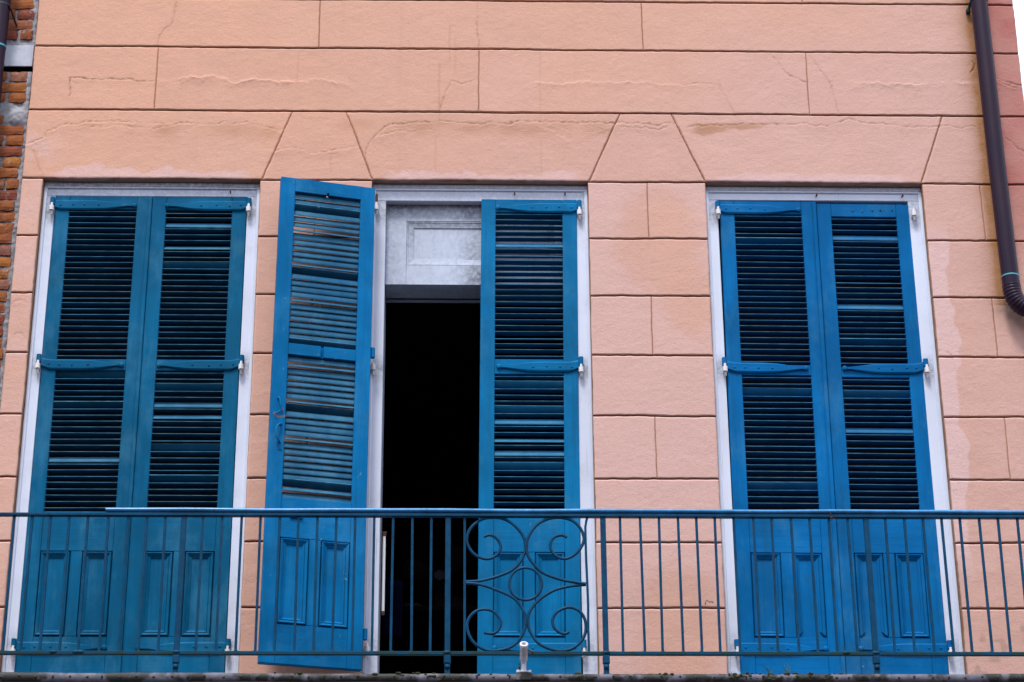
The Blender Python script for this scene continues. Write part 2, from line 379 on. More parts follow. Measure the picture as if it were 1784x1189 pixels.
# cracks and ridges in the plaster: polylines (x, z), depth of the crack, lift of the lower lip
CR = [[(-1.904,4.092),(-1.913,3.988),(-1.922,3.95),(-1.998,3.858),(-1.998,3.797)],[(-2.471,3.455),(-2.475,3.587),(-2.351,3.584),(-2.306,3.573),(-2.123,3.57),(-2.004,3.566)],[(-1.873,3.587),(-1.762,3.6),(-1.666,3.605),(-1.581,3.553),(-1.438,3.591),(-1.311,3.571),(-1.175,3.573),(-1.085,3.59),(-0.93,3.565)],[(-2.674,3.156),(-2.591,3.19),(-2.581,3.226),(-2.521,3.271),(-2.396,3.295),(-2.234,3.302),(-2.094,3.292),(-1.933,3.294)],[(-2.414,3.264),(-2.2,3.273),(-2.008,3.26),(-1.932,3.275),(-1.774,3.295),(-1.451,3.298),(-1.345,3.28),(-1.286,3.248)],[(-2.637,3.117),(-2.612,3.016),(-2.582,2.951)],[(-1.304,3.132),(-1.223,3.142),(-1.116,3.118),(-0.991,3.119),(-0.938,3.13),(-0.849,3.151)],[(-0.803,3.075),(-0.8,3.168),(-0.761,3.208),(-0.708,3.271),(-0.628,3.301),(-0.538,3.318),(-0.42,3.316),(-0.313,3.309),(-0.095,3.309),(0.12,3.325),(0.237,3.318),(0.324,3.312),(0.481,3.323),(0.588,3.309)],[(-0.736,3.219),(-0.64,3.264),(-0.544,3.254),(-0.448,3.269)],[(0.237,3.301),(0.371,3.247),(0.479,3.264),(0.528,3.281)],[(0.198,3.284),(0.293,3.224)],[(0.598,3.315),(0.704,3.31),(0.822,3.305),(0.924,3.312)],[(0.613,3.289),(0.742,3.283),(0.871,3.28)],[(0.984,3.285),(1.134,3.314),(1.389,3.314),(1.649,3.316),(1.778,3.313),(1.911,3.355),(2.006,3.326),(2.232,3.305),(2.411,3.309),(2.621,3.306)],[(1.501,3.754),(1.547,3.686),(1.594,3.629),(1.678,3.585)],[(0.946,3.571),(1.176,3.569),(1.221,3.489),(1.264,3.354)],[(1.715,3.763),(1.767,3.65),(1.827,3.567),(1.854,3.381)],[(-0.182,3.598),(-0.277,3.56),(-0.331,3.571),(-0.36,3.511),(-0.404,3.388)],[(-0.195,4.09),(-0.188,3.967),(-0.178,3.799)],[(2.769,3.629),(2.818,3.61),(2.866,3.592),(2.914,3.568)],[(2.78,3.606),(2.875,3.569)],[(2.632,3.741),(2.649,3.718),(2.625,3.669)],[(1.992,3.595),(2.253,3.581),(2.336,3.591),(2.469,3.588),(2.585,3.593)],[(2.778,3.24),(2.824,3.211),(2.851,3.16),(2.878,3.138)],[(0.558,3.669),(0.585,3.726),(0.609,3.764)],[(0.166,3.575),(0.36,3.573),(0.491,3.586),(0.946,3.571)],
      [(-2.70,2.17),(-2.64,2.20),(-2.60,2.185)], [(-2.66,1.99),(-2.62,2.01),(-2.59,1.98)], [(2.30,1.93),(2.35,1.91),(2.37,1.88)]]
#        crack depth (m), lip lift (m), dirt
CK = {0:(.0012,.0003,.5),1:(.0025,.0022,.9),2:(.0,.0042,.0),3:(.0022,.0026,.55),4:(.0016,.002,.5),5:(.001,.0004,.35),6:(.0016,.0028,.4),7:(.0024,.0022,.7),8:(.0014,.0018,.35),
      9:(.001,.0022,.35),10:(0,.0018,0),11:(.002,.0016,.6),12:(.0014,.001,.4),13:(.0018,.0012,.6),14:(.0018,.0003,.7),15:(.001,.0008,.3),16:(.0012,.0003,.45),17:(.002,.001,.65),
      18:(.0014,.0004,.5),19:(.003,.003,.7),20:(.002,.002,.5),21:(.004,.001,.9),22:(.0004,.004,.15),23:(.0025,.001,.8),24:(0,.0016,0),25:(.0002,.0026,.0),26:(.0015,.0005,.5),27:(.0015,.0005,.5),28:(.0015,.0005,.5)}
def crack_field(x, z):
    dep = np.zeros_like(x); lift = np.zeros_like(x); dirt = np.zeros_like(x)
    wx = (vn(x, z, .04, 31)-.5)*.016+(vn(x, z, .012, 36)-.5)*.010; wz = (vn(x, z, .055, 32)-.5)*.020+(vn(x, z, .014, 37)-.5)*.012
    X = x+wx; Z = z+wz
    for k, pl in enumerate(CR):
        xs = [p[0] for p in pl]; zs = [p[1] for p in pl]
        m = (x > min(xs)-.1) & (x < max(xs)+.1) & (z > min(zs)-.12) & (z < max(zs)+.1)
        if not m.any(): continue
        d, l, q = CK[k]; xx = X[m]; zz = Z[m]
        best = np.full(xx.shape, 9.0); sg = np.zeros_like(xx)
        for (ax, az_), (bx, bz) in zip(pl[:-1], pl[1:]):
            ux, uz = bx-ax, bz-az_; L = ux*ux+uz*uz
            t = np.clip(((xx-ax)*ux+(zz-az_)*uz)/L, 0, 1)
            ex = xx-ax-t*ux; ez = zz-az_-t*uz; dd = np.hypot(ex, ez)
            up = (uz*ex-ux*ez)/math.sqrt(L)*(-1 if ux >= 0 else 1)   # >0 above the line
            c = dd < best; best = np.where(c, dd, best); sg = np.where(c, up, sg)
        var = .15+1.5*np.clip(vn(xx, zz, .07, 40+k)*.7+vn(xx, zz, .02, 80+k)*.5-.12, 0, 1)
        dep[m] = np.maximum(dep[m], d*var*np.exp(-(best/.0036)**2)*1.9)
        lift[m] += np.where(sg < 0, l*var*(.65*np.exp(-best/.018)+.5*np.exp(-best/.055)), l*.3*var*np.exp(-best/.012))
        lift[m] *= 1.0; dirt[m] = np.maximum(dirt[m], q*np.clip(var, 0, 1)*(.72*np.exp(-(best/.0036)**2)+.22*np.exp(-best/.02)*(vn(xx, zz, .02, 5))))
    return dep, lift, dirt
def relief(x, z):
    return ((vn(x, z, .55, 1)-.5)*.0040+(vn(x, z, .2, 2)-.5)*.0026+(vn(x*.8, z, .06, 3)-.5)*.0009+(vn(x*.8, z, .022, 4)-.5)*.0008+(vn(x, z, .011, 6)-.5)*.0006)
def warp(x, z):
    return ((vn(x, z, .25, 8)-.5)*.005+(vn(x, z, .03, 9)-.5)*.0028, (vn(x, z, .3, 11)-.5)*.006+(vn(x, z, .035, 12)-.5)*.003)
def marks(x, z):
    """pigment maps: (dirt, grime, ochre) and (warm, pale, rose)"""
    n1 = vn(x, z, .12, 21); n2 = vn(x, z, .035, 22); n3 = vn(x, z, .4, 23); nn = .5*n1+.3*n2+.2*n3
    warm = .54-.17*x+.25*(z-3.3)*(z > 2.94)+(n3-.5)*.3
    pale = np.zeros_like(x)
    for x0, x1, t in ((-2.56, -1.40, .055), (-.72, .43, .05), (1.10, 2.26, .018)):       # rain-washed band along the lintels
        pale = np.maximum(pale, .75*sst(3.0+t*(nn*2.2-.9)-z, 0, .02)*sst(x, x0-.02, x0+.1)*sst(-x, -x1, -x1+.12)*(z > 2.94))
    low = z < 2.945
    p3 = low & (x > .3) & (x < 1.2)
    hole = np.exp(-(((x-.80)/.24)**2+((z-2.58)/.34)**2)**2)+.8*np.exp(-(((x-.98)/.16)**2+((z-2.2)/.22)**2)**2)+.8*np.exp(-(((x-.86)/.24)**2+((z-.35)/.40)**2)**2)
    pale = np.where(p3, np.maximum(pale, .42*(1-sst(hole+(nn-.5)*.6, .1, .75))), pale); warm = np.where(p3, .25+.22*hole, warm)
    p4 = low & (x > 2.2)
    edge = 2.29+.055+.06*(vn(x*0, z, .22, 24))+.03*(vn(x*0, z, .06, 25))
    pale = np.where(p4, np.maximum(pale, .95*sst(edge-x, -.004, .008)*sst(z, .55, .9)*(1-sst(z, 2.5, 2.75))), pale)
    p1 = low & (x < -2.4); pale = np.where(p1, .45+.4*(n1-.5), pale)
    p2 = low & (x > -1.5) & (x < -.6); warm = np.where(p2, .45, warm)
    pale = np.maximum(pale, .5*np.exp(-(((x+2.62)/.12)**2+((z-3.14)/.1)**2))*(n2 > .3))
    rose = sst(x, 2.70, 2.76)*(.85+.4*(n1-.5))*sst(z, 2.2, 3.0)
    och = np.zeros_like(x)
    px = 2.66-.004*(z-3); och = np.maximum(och, np.where(z > 2.2, np.exp(-np.abs(x-px)/.034)*sst(px-x, -.1, .0)*(.8+.6*n1)*1.5, 0))
    och = np.maximum(och, .62*sst(3.318-z+(n2-.5)*.01, 0, .004)*sst(z-3.245-.05*sst(x, 1.2, 1.5)+(nn-.5)*.09, 0, .02)*sst(x, 1.0, 1.06)*(1-sst(x, 1.42, 1.62)))
    och = np.maximum(och, .30*np.exp(-((z-3.28)/.045)**2)*sst(x, -1.0, -.9)*(1-sst(x, .5, .62))*n1*1.5)
    och = np.maximum(och, .35*np.exp(-((z-3.25)/.05)**2)*sst(x, -2.2, -1.9)*(1-sst(x, -1.33, -1.25))*n1*1.4)
    for xs, za, zb, a in ((-.40, 3.2, 3.72, .34), (-.345, 3.68, 3.98, .30), (-.312, 3.6, 3.9, .2), (-1.20, 3.5, 3.79, .2), (-.42, 2.96, 3.3, .22), (-1.0, 2.96, 3.15, .2), (.17, 2.96, 3.8, .18)):
        och = np.maximum(och, a*np.exp(-((x-xs+(vn(x*0, z, .06, 27)-.5)*.004)/.005)**2)*sst(z, za, za+.06)*(1-sst(z, zb-.04, zb)))
    grime = np.zeros_like(x)
    grime = np.maximum(grime, .75*np.exp(-(((x-2.70-.18*sst(2.2-z, 0, .2))/.085)**2+((z-2.12)/.10)**2))*(.3+n2))
    grime = np.maximum(grime, .35*np.exp(-np.abs(x-2.66)/.012)*(z > 3.5)*n2)
    for x0, x1 in OPEN:
        for xe in (x0, x1):
            grime = np.maximum(grime, .30*np.exp(-np.abs(x-xe)/.010)*(z < .75)*n2)
    grime = np.maximum(grime, .30*sst(n2-.62, 0, .2)*(x > 2.3)*(z < .4))
    return och, grime, warm, pale, rose

def axis_pts(Lg, res, a, b):
    e = [0, .0015, .003, .005, .008, .012]
    inner = np.arange(.012+res, Lg-.012, res)
    return np.unique(np.round(np.concatenate([e, inner, [Lg-q for q in e]]), 6))

def plaster_block(poly, res, kinds):
    """poly: BL, BR, TR, TL in (x, z); kinds: bottom, right, top, left of 'h' deep joint, 'v' shallow joint, 'n' free arris"""
    (x0, z0), (x1, z1), (x2, z2), (x3, z3) = poly
    g = .0026; gx = .0002
    Wd = .5*((x1-x0)+(x2-x3))-2*gx; Hd = (z3-z0)-2*g
    U = axis_pts(Wd, res, 0, 0); V = axis_pts(Hd, res, 0, 0)
    u, v = np.meshgrid((U+gx)/(Wd+2*gx), (V+g)/(Hd+2*g))
    x = (x0*(1-u)+x1*u)*(1-v)+(x3*(1-u)+x2*u)*v; z = (z0*(1-u)+z1*u)*(1-v)+(z3*(1-u)+z2*u)*v
    dl, db = np.meshgrid(U, V); dr = Wd-dl; dt = Hd-db
    dep = np.zeros_like(x)
    gd = np.zeros_like(x); go = np.zeros_like(x); bl = vn(x, z, .05, 61)*.6+vn(x, z, .012, 62)*.4
    for n_, (d, k) in enumerate(((db, kinds[0]), (dr, kinds[1]), (dt, kinds[2]), (dl, kinds[3]))):
        if k == 'h' and n_ == 2: dep = np.maximum(dep, np.where(d < .0008, .013, .0078*np.clip(1-(d-.0008)/.0066, 0, 1))); gd = np.maximum(gd, .8*(d < .0006)*1.0)
        elif k == 'h': dep = np.maximum(dep, .0130*(1-sst(d, 0, .0046*(.55+.9*bl)))); gd = np.maximum(gd, (.95*(1-sst(d, .001, .0035)) if n_ == 0 else .8*(1-sst(d, .0002, .0018))))
        elif k == 'v': dep = np.maximum(dep, .0060*(1-sst(d, 0, .0058))); gd = np.maximum(gd, .16*bl*(1-sst(d, .0005, .004))); go = np.maximum(go, .58*(1-sst(d, .001, .005)))
        elif k == 's': dep = np.maximum(dep, .0085*(1-sst(d, 0, .0085*(.6+.8*bl)))); gd = np.maximum(gd, np.clip(1.7*(bl-.40), .05, 1)*(1-sst(d, .001, .0065))); go = np.maximum(go, (.35+.45*(x > 0)*vn(x, z, .3, 63))*(1-sst(d, .001, .007)))
        else:
            if n_ == 0: gd = np.maximum(gd, .85*(1-sst(d, .0005, .007))*(.5+.8*bl))  # lower edge of a lintel darkened: its shade is painted in
            else: go = np.maximum(go, .9*(1-sst(d, .0005, .0035))); gd = np.maximum(gd, .35*(1-sst(d, .0002, .002)))
            dep = np.maximum(dep, .009*(1-np.sqrt(np.clip(1-np.clip(1-d/.012, 0, 1)**2, 0, 1))))
    wx, wz = warp(x, z); X = x+wx; Z = z+wz
    cd, clift, cdirt = crack_field(x, z)
    y = dep-relief(X, Z)*(1-sst(dep, 0, .009))+cd-clift
    och, grime, warm, pale, rose = marks(x, z); och = np.maximum(och, go)
    dirt = np.clip(np.maximum(cdirt, gd*(.65+.5*vn(x, z, .08, 26))), 0, 1)
    nv, nu = x.shape
    P = np.stack([X, y, Z], -1).reshape(-1, 3)
    I = np.arange(nv*nu).reshape(nv, nu)
    q = np.stack([I[:-1, :-1], I[:-1, 1:], I[1:, 1:], I[1:, :-1]], -1).reshape(-1, 4)
    ring = np.concatenate([I[0, :-1], I[:-1, -1], I[-1, :0:-1], I[:0:-1, 0]])
    B = P[ring].copy(); B[:, 1] = .036
    n0 = len(P); R2 = n0+np.arange(len(ring)); rn = np.roll(ring, -1); R2n = np.roll(R2, -1)
    q2 = np.stack([ring, R2, R2n, rn], -1)
    P = np.concatenate([P, B]); F = np.concatenate([q, q2])
    me = bpy.data.meshes.new('plaster_block')
    me.vertices.add(len(P)); me.vertices.foreach_set('co', P.astype(np.float32).ravel())
    me.loops.add(F.size); me.loops.foreach_set('vertex_index', F.astype(np.int32).ravel())
    me.polygons.add(len(F)); me.polygons.foreach_set('loop_start', np.arange(0, F.size, 4, dtype=np.int32))
    me.update(calc_edges=True)
    sm = np.ones(len(F), dtype=bool); sm[len(q):] = False
    me.polygons.foreach_set('use_smooth', sm)
    def colattr(nm, r, gg, b):
        a = me.attributes.new(nm, 'FLOAT_COLOR', 'POINT')
        c = np.ones((len(P), 4), np.float32)
        for i, ch in enumerate((r, gg, b)):
            f = np.clip(ch, 0, 1).ravel(); c[:n0, i] = f; c[n0:, i] = f[ring]
        a.data.foreach_set('color', c.ravel())
    colattr('stain_shade', dirt, grime, och); colattr('tint', warm, pale, rose)
    me.materials.append(MAT['plaster'])
    o = bpy.data.objects.new('plaster_block', me); COL.objects.link(o)
    return hpart(o)

def q4(xa, xb, za, zb): return [(xa, za), (xb, za), (xb, zb), (xa, zb)]
RES = .0055
for zt, zb, js in ((5.2, 4.85, (-.6, 1.4)), (4.85, 4.495, (-1.1, .76)), (4.495, 4.117, (-2.0, -.18, 1.69))):   # above the picture
    xs = [XL]+list(js)+[XR]
    for xa, xb in zip(xs[:-1], xs[1:]): plaster_block(q4(xa, xb, zb, zt), .03 if zb > 4.2 else .008, 'h'+('v' if xb < XR else 'n')+'h'+('v' if xa > XL else 'n'))
for zt, zb, js in ((4.117, 3.792, (-1.086, .759)), (3.792, 3.379, (-1.994, -.178, 1.688))):
    xs = [XL]+list(js)+[XR]
    for xa, xb in zip(xs[:-1], xs[1:]): plaster_block(q4(xa, xb, zb, zt), RES, 'h'+('v' if xb < XR else 'n')+'h'+('v' if xa > XL else 'n'))
zl, zt = 2.943, 3.379
SL = [(-1.376, -1.218), (-.764, -.924), (.432, .619), (1.081, .903), (2.286, 2.438)]
xb_ = [XL]+[s[0] for s in SL]+[XR]; xt_ = [XL]+[s[1] for s in SL]+[XR]
for i in range(6):
    bot = 'n' if i in (0, 2, 4) else 'h'
    plaster_block([(xb_[i], zl), (xb_[i+1], zl), (xt_[i+1], zt), (xt_[i], zt)], RES, bot+('s' if i < 5 else 'n')+'h'+('s' if i > 0 else 'n'))
PIERS = [(XL, OPEN[0][0], None), (OPEN[0][1], OPEN[1][0], -1.075), (OPEN[1][1], OPEN[2][0], .755), (OPEN[2][1], XR, 2.612)]
for xa, xb, j in PIERS:
    for r in range(len(ZR)-1):
        za, zb = ZR[r+1], ZR[r]
        res = .006 if za > 0 else .03
        if j is not None and r in (0, 2, 4):
            plaster_block(q4(xa, j, za, zb), res, 'hvhn'); plaster_block(q4(j, xb, za, zb), res, 'hnhv')
        else: plaster_block(q4(xa, xb, za, zb), res, 'hnhn')

# wall body behind the plaster, door reveals, side return, lower storey, roof edge
cm = MB(); e = .003
cm.box(XL+.051, XR-.051, .020, .42, 2.946, 5.2)
for xa, xb, j in PIERS: cm.box(XL+.051 if xa == XL else xa+e, XR-.051 if xb == XR else xb-e, .020, .42, -.22, 2.9455)
hpart(cm.build('wall_body', MAT['core']))
lm = MB(); lm.box(XL+.051, XR-.051, .006, .42, -4.6, -.222); lm.box(XR-.05, XR-.004, .0365, 9.0, -4.6, 5.2); lm.box(XL+.004, XL+.05, .0365, 9.0, -4.6, 5.2)
lm.box(XL+.0505, XR-.0505, 8.6, 9.0, -4.6, 5.2)
hpart(lm.build('lower_and_side_wall', MAT['plaster']))
rm = MB(); rm.box(XL-.05, XR+.15, -.18, 9.1, 5.201, 5.36); rm.prism([(XL-.05, 5.361), (XR+.15, 5.361), ((XL+XR)/2, 6.6)], -.15, 9.1)
hpart(rm.build('roof', MAT['roof']))
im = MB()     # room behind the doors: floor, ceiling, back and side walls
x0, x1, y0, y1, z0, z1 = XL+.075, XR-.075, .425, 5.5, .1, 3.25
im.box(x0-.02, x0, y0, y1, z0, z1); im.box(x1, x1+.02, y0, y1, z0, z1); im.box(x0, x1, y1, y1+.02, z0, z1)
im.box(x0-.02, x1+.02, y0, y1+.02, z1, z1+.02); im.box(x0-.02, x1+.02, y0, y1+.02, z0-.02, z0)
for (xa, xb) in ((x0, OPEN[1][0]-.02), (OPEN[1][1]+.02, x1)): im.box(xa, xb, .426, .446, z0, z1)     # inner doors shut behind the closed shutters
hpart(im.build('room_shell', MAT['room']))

# ------------------------------------------------------------------ white door frames
def stain_shade_attr(o, fn):
    me = o.data; a = me.attributes.new('stain_shade', 'FLOAT_COLOR', 'POINT')
    for i, v in enumerate(me.vertices):
        a.data[i].color = (fn(v.co), 0, 0, 1)
def sub_box(m, x0, x1, y0, y1, z0, z1, c=.002, n=28):
    """upright board cut into n lengths so that stains can vary along it"""
    xs = [x0, x0+c, x1-c, x1]; zs = np.linspace(z0, z1, n+1)
    ring = [(x0, y1), (x0, y0+c), (x0+c, y0), (x1-c, y0), (x1, y0+c), (x1, y1)]
    vs = [(px, py, zz) for zz in zs for px, py in ring]; k = len(ring)
    m.add(vs, [(i*k+j, i*k+(j+1)%k, (i+1)*k+(j+1)%k, (i+1)*k+j) for i in range(n) for j in range(k)])
    m.add(vs[:k], [tuple(range(k))[::-1]]); m.add(vs[-k:], [tuple(range(k))])
HINGE_Z = (2.80, 1.842, .292)
def door_frame(i, lean, wl, wr):
    x0, x1 = OPEN[i]
    m = MB(); m.box(x0, x1, .052, .10, 2.842 if i == 1 else 2.860, 2.915, c=.003)
    head = hpart(m.build('door_frame', MAT['white']))
    head['label'] = ['grime-streaked white frame', 'white frame with a rusty pintle', 'white frame with the cleanest head board'][i]
    stain_shade_attr(head, lambda c: (.34, .24, .03)[i])
    b = MB(); b.box(x0, x1, .045, .10, 2.9155, 2.943, c=.004); b.box(x0, x1, .043, .060, 2.903, 2.9148, c=.003)
    stain_shade_attr(b.build('bead_moulding', MAT['white'], head), lambda c: (.45 if i else .70) if c.z > 2.916 else (.12 if i else .4))  # lintel shadow painted into the bead, with real grime on the first frame
    for s, xa, xb in ((0, x0, x0+wl), (1, x1-wr, x1)):
        j = MB(); sub_box(j, xa, xb, .051, .13, .0, 2.8405 if i == 1 else 2.8590)
        o = j.build('jamb', MAT['white'], head)
        hz = [HINGE_Z[k]-.03 for k in range(3)]
        def st(c, s=s):
            v = 0.0
            for h in hz: v = max(v, .75*math.exp(-((c.z-h)/.055)**2))
            if c.z > 2.78: v = max(v, .45)
            return max(v, .55*max(0, 1-c.z/.30))
        stain_shade_attr(o, st)
        t = MB(); xa2, xb2 = ((xa, xa+.020) if s == 0 else (xb-.020, xb))
        sub_box(t, xa2, xb2, .041, .0505, .0, 2.902, .004)
        o2 = t.build('edge_bead', MAT['white'], head); stain_shade_attr(o2, lambda c: .5*max(0, 1-c.z/.45))
        if i == 1:
            u = MB(); xa3, xb3 = ((xb-.014, xb-.001) if s == 0 else (xa+.001, xa+.014))
            sub_box(u, xa3, xb3, .1305, .40, .0, 2.8405, .002); stain_shade_attr(u.build('inner_lining', MAT['white'], head), lambda c: .25)
    return head
FR = [door_frame(0, 0, .066, .070), door_frame(1, 0, .076, .077), door_frame(2, 0, .068, .080)]
box('threshold', MAT['concrete'], None, *(OPEN[0][0], OPEN[0][1], .0, .3, 0.0, .128), c=.006)
for i in (1, 2): box('threshold', MAT['concrete'], None, *(OPEN[i][0], OPEN[i][1], .0, .3, 0.0, .128), c=.006)
for o in list(COL.objects):
    if o.name.startswith('threshold'): hpart(o)

# transom board over the open doorway
tm = MB()
TX0, TX1, TZ0, TZ1, TY = -.6895, .3565, 2.353, 2.889, .100
sub_box(tm, TX0, TX0+.115, TY, TY+.04, TZ0, TZ1); sub_box(tm, TX1-.115, TX1, TY, TY+.04, TZ0, TZ1)
def sub_rail(m, x0, x1, y0, y1, z0, z1, n=16, k=6):
    xs = np.linspace(x0, x1, n+1); zs = np.linspace(z0, z1, k+1)
    m.add([(x, y0, z) for z in zs for x in xs], [(b*(n+1)+a, b*(n+1)+a+1, (b+1)*(n+1)+a+1, (b+1)*(n+1)+a) for b in range(k) for a in range(n)])
    m.box(x0, x1, y0+.0003, y1, z0, z1)
sub_rail(tm, TX0+.1155, TX1-.1155, TY+.0006, TY+.04, TZ0, TZ0+.115); sub_rail(tm, TX0+.1155, TX1-.1155, TY+.0006, TY+.04, 2.742, TZ1)
def mould_map(c):
    n1 = float(vn(np.array(c.x), np.array(c.z), .06, 71))*.6+float(vn(np.array(c.x), np.array(c.z), .02, 72))*.4
    v = .9*max(0, (c.z-2.70)/.17)**1.2+.8*math.exp(-((c.x+.20)/.075)**2)*(.35+.65*math.exp(-((c.z-2.42)/.12)**2))+.35*max(0, (-.60-c.x)/.09)
    return min(1, max(0, .10+v*(.40+1.2*n1)))
tr = hpart(tm.build('transom_panel', MAT['mouldy'])); tr['label'] = 'mould-stained white panel over the open doorway'
stain_shade_attr(tr, mould_map)
pm = MB(); sub_rail(pm, TX0+.116, TX1-.116, TY+.014, TY+.03, TZ0+.116, 2.741, 24, 10)
stain_shade_attr(pm.build('panel_board', MAT['mouldy'], tr), lambda c: mould_map(c)*.9+.05)
def moulding(m, x0, x1, z0, z1, y, prof, skip=()):
    """four mitred lengths running round a recess; prof = [(inset, depth)...] from the outer edge"""
    for k in range(4):
        if k in skip: continue
        vs = []
        for d, h in prof:
            c = [(x0+d, z0+d), (x1-d, z0+d), (x1-d, z1-d), (x0+d, z1-d)]
            a, b = c[k], c[(k+1) % 4]
            vs += [(a[0], y+h, a[1]), (b[0], y+h, b[1])]
        n = len(prof)
        m.add(vs, [(2*i, 2*i+1, 2*i+3, 2*i+2) for i in range(n-1)])
mm = MB(); moulding(mm, TX0+.1165, TX1-.1165, TZ0+.1165, 2.7405, TY, [(0, .003), (.006, .002), (.010, .005), (.030, .008), (.0345, .008), (.038, .009), (.039, .0139)])
stain_shade_attr(mm.build('moulding', MAT['mouldy'], tr), lambda c: .25+.4*sst(np.array(c.z), 2.6, 2.74).item())
sf = MB(); sf.box(TX0+.002, TX1-.002, TY+.0405, .30, TZ0+.001, TZ0+.05); sf.box(TX0+.002, TX1-.002, .2805, .34, TZ0+.001, TZ1)
so_ = sf.build('transom_soffit', MAT['mouldy'], tr); stain_shade_attr(so_, lambda c: .22)

# pintles: white hooks driven into the jambs, each under a hinge barrel
def pintle(frame, x, z, side, mat='pintle', rust=False):
    m = MB()
    m.tube([(x, .022, z-.034), (x, .022, z-.006)], .0135, 10); m.box(x-.010, x+.010, .026, .056, z-.034, z-.012, c=.003)
    m.tube([(x, .026, z-.034), (x+.002, .030, z-.058)], [.009, .005], 8)
    m.tube([(x, .022, z-.0055), (x, .022, z+.012)], .007, 8)
    o = m.build('pintle', MAT[mat], frame)
    if rust:
        r = MB(); r.tube([(x, .022, z+.013), (x, .022, z+.062)], .0075, 8); r.build('rusty_pin', MAT['rust'], frame)
    return o

# ------------------------------------------------------------------ shutters
SW = .368
sec = [(math.cos(t)*.0215, math.sin(t)*.0046) for t in [2*math.pi*k/12 for k in range(12)]]
sm_ = MB(); n = 12
vs = [(x, yy, zz) for x in (-SW/2-.003, SW/2+.003) for yy, zz in sec]
sm_.add(vs, [(k, n+k, n+(k+1)%n, (k+1)%n) for k in range(n)], True); sm_.add(vs[:n], [tuple(range(n))]); sm_.add(vs[n:], [tuple(range(n))[::-1]])
BOLT = MB(); BOLT.sphere((0, 0, 0), .0062, 8, 4, (1, .55, 1))
BIGB = MB(); BIGB.sphere((0, 0, 0), .0145, 12, 6, (1, .5, 1))
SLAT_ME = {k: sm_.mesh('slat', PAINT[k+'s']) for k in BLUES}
BOLT_ME = {k: BOLT.mesh('bolt', PAINT[k+'n']) for k in BLUES}
BIG_ME = {k: BIGB.mesh('end_bolt', PAINT[k+'n']) for k in BLUES}
PANEL_PROF = [(0, 0), (.001, .010), (.0040, .010), (.0058, -.004), (.0085, -.005), (.0195, .0030), (.0205, .0060), (.0225, .0060), (.0235, .0020), (.0340, .0095), (.0345, .0124)]

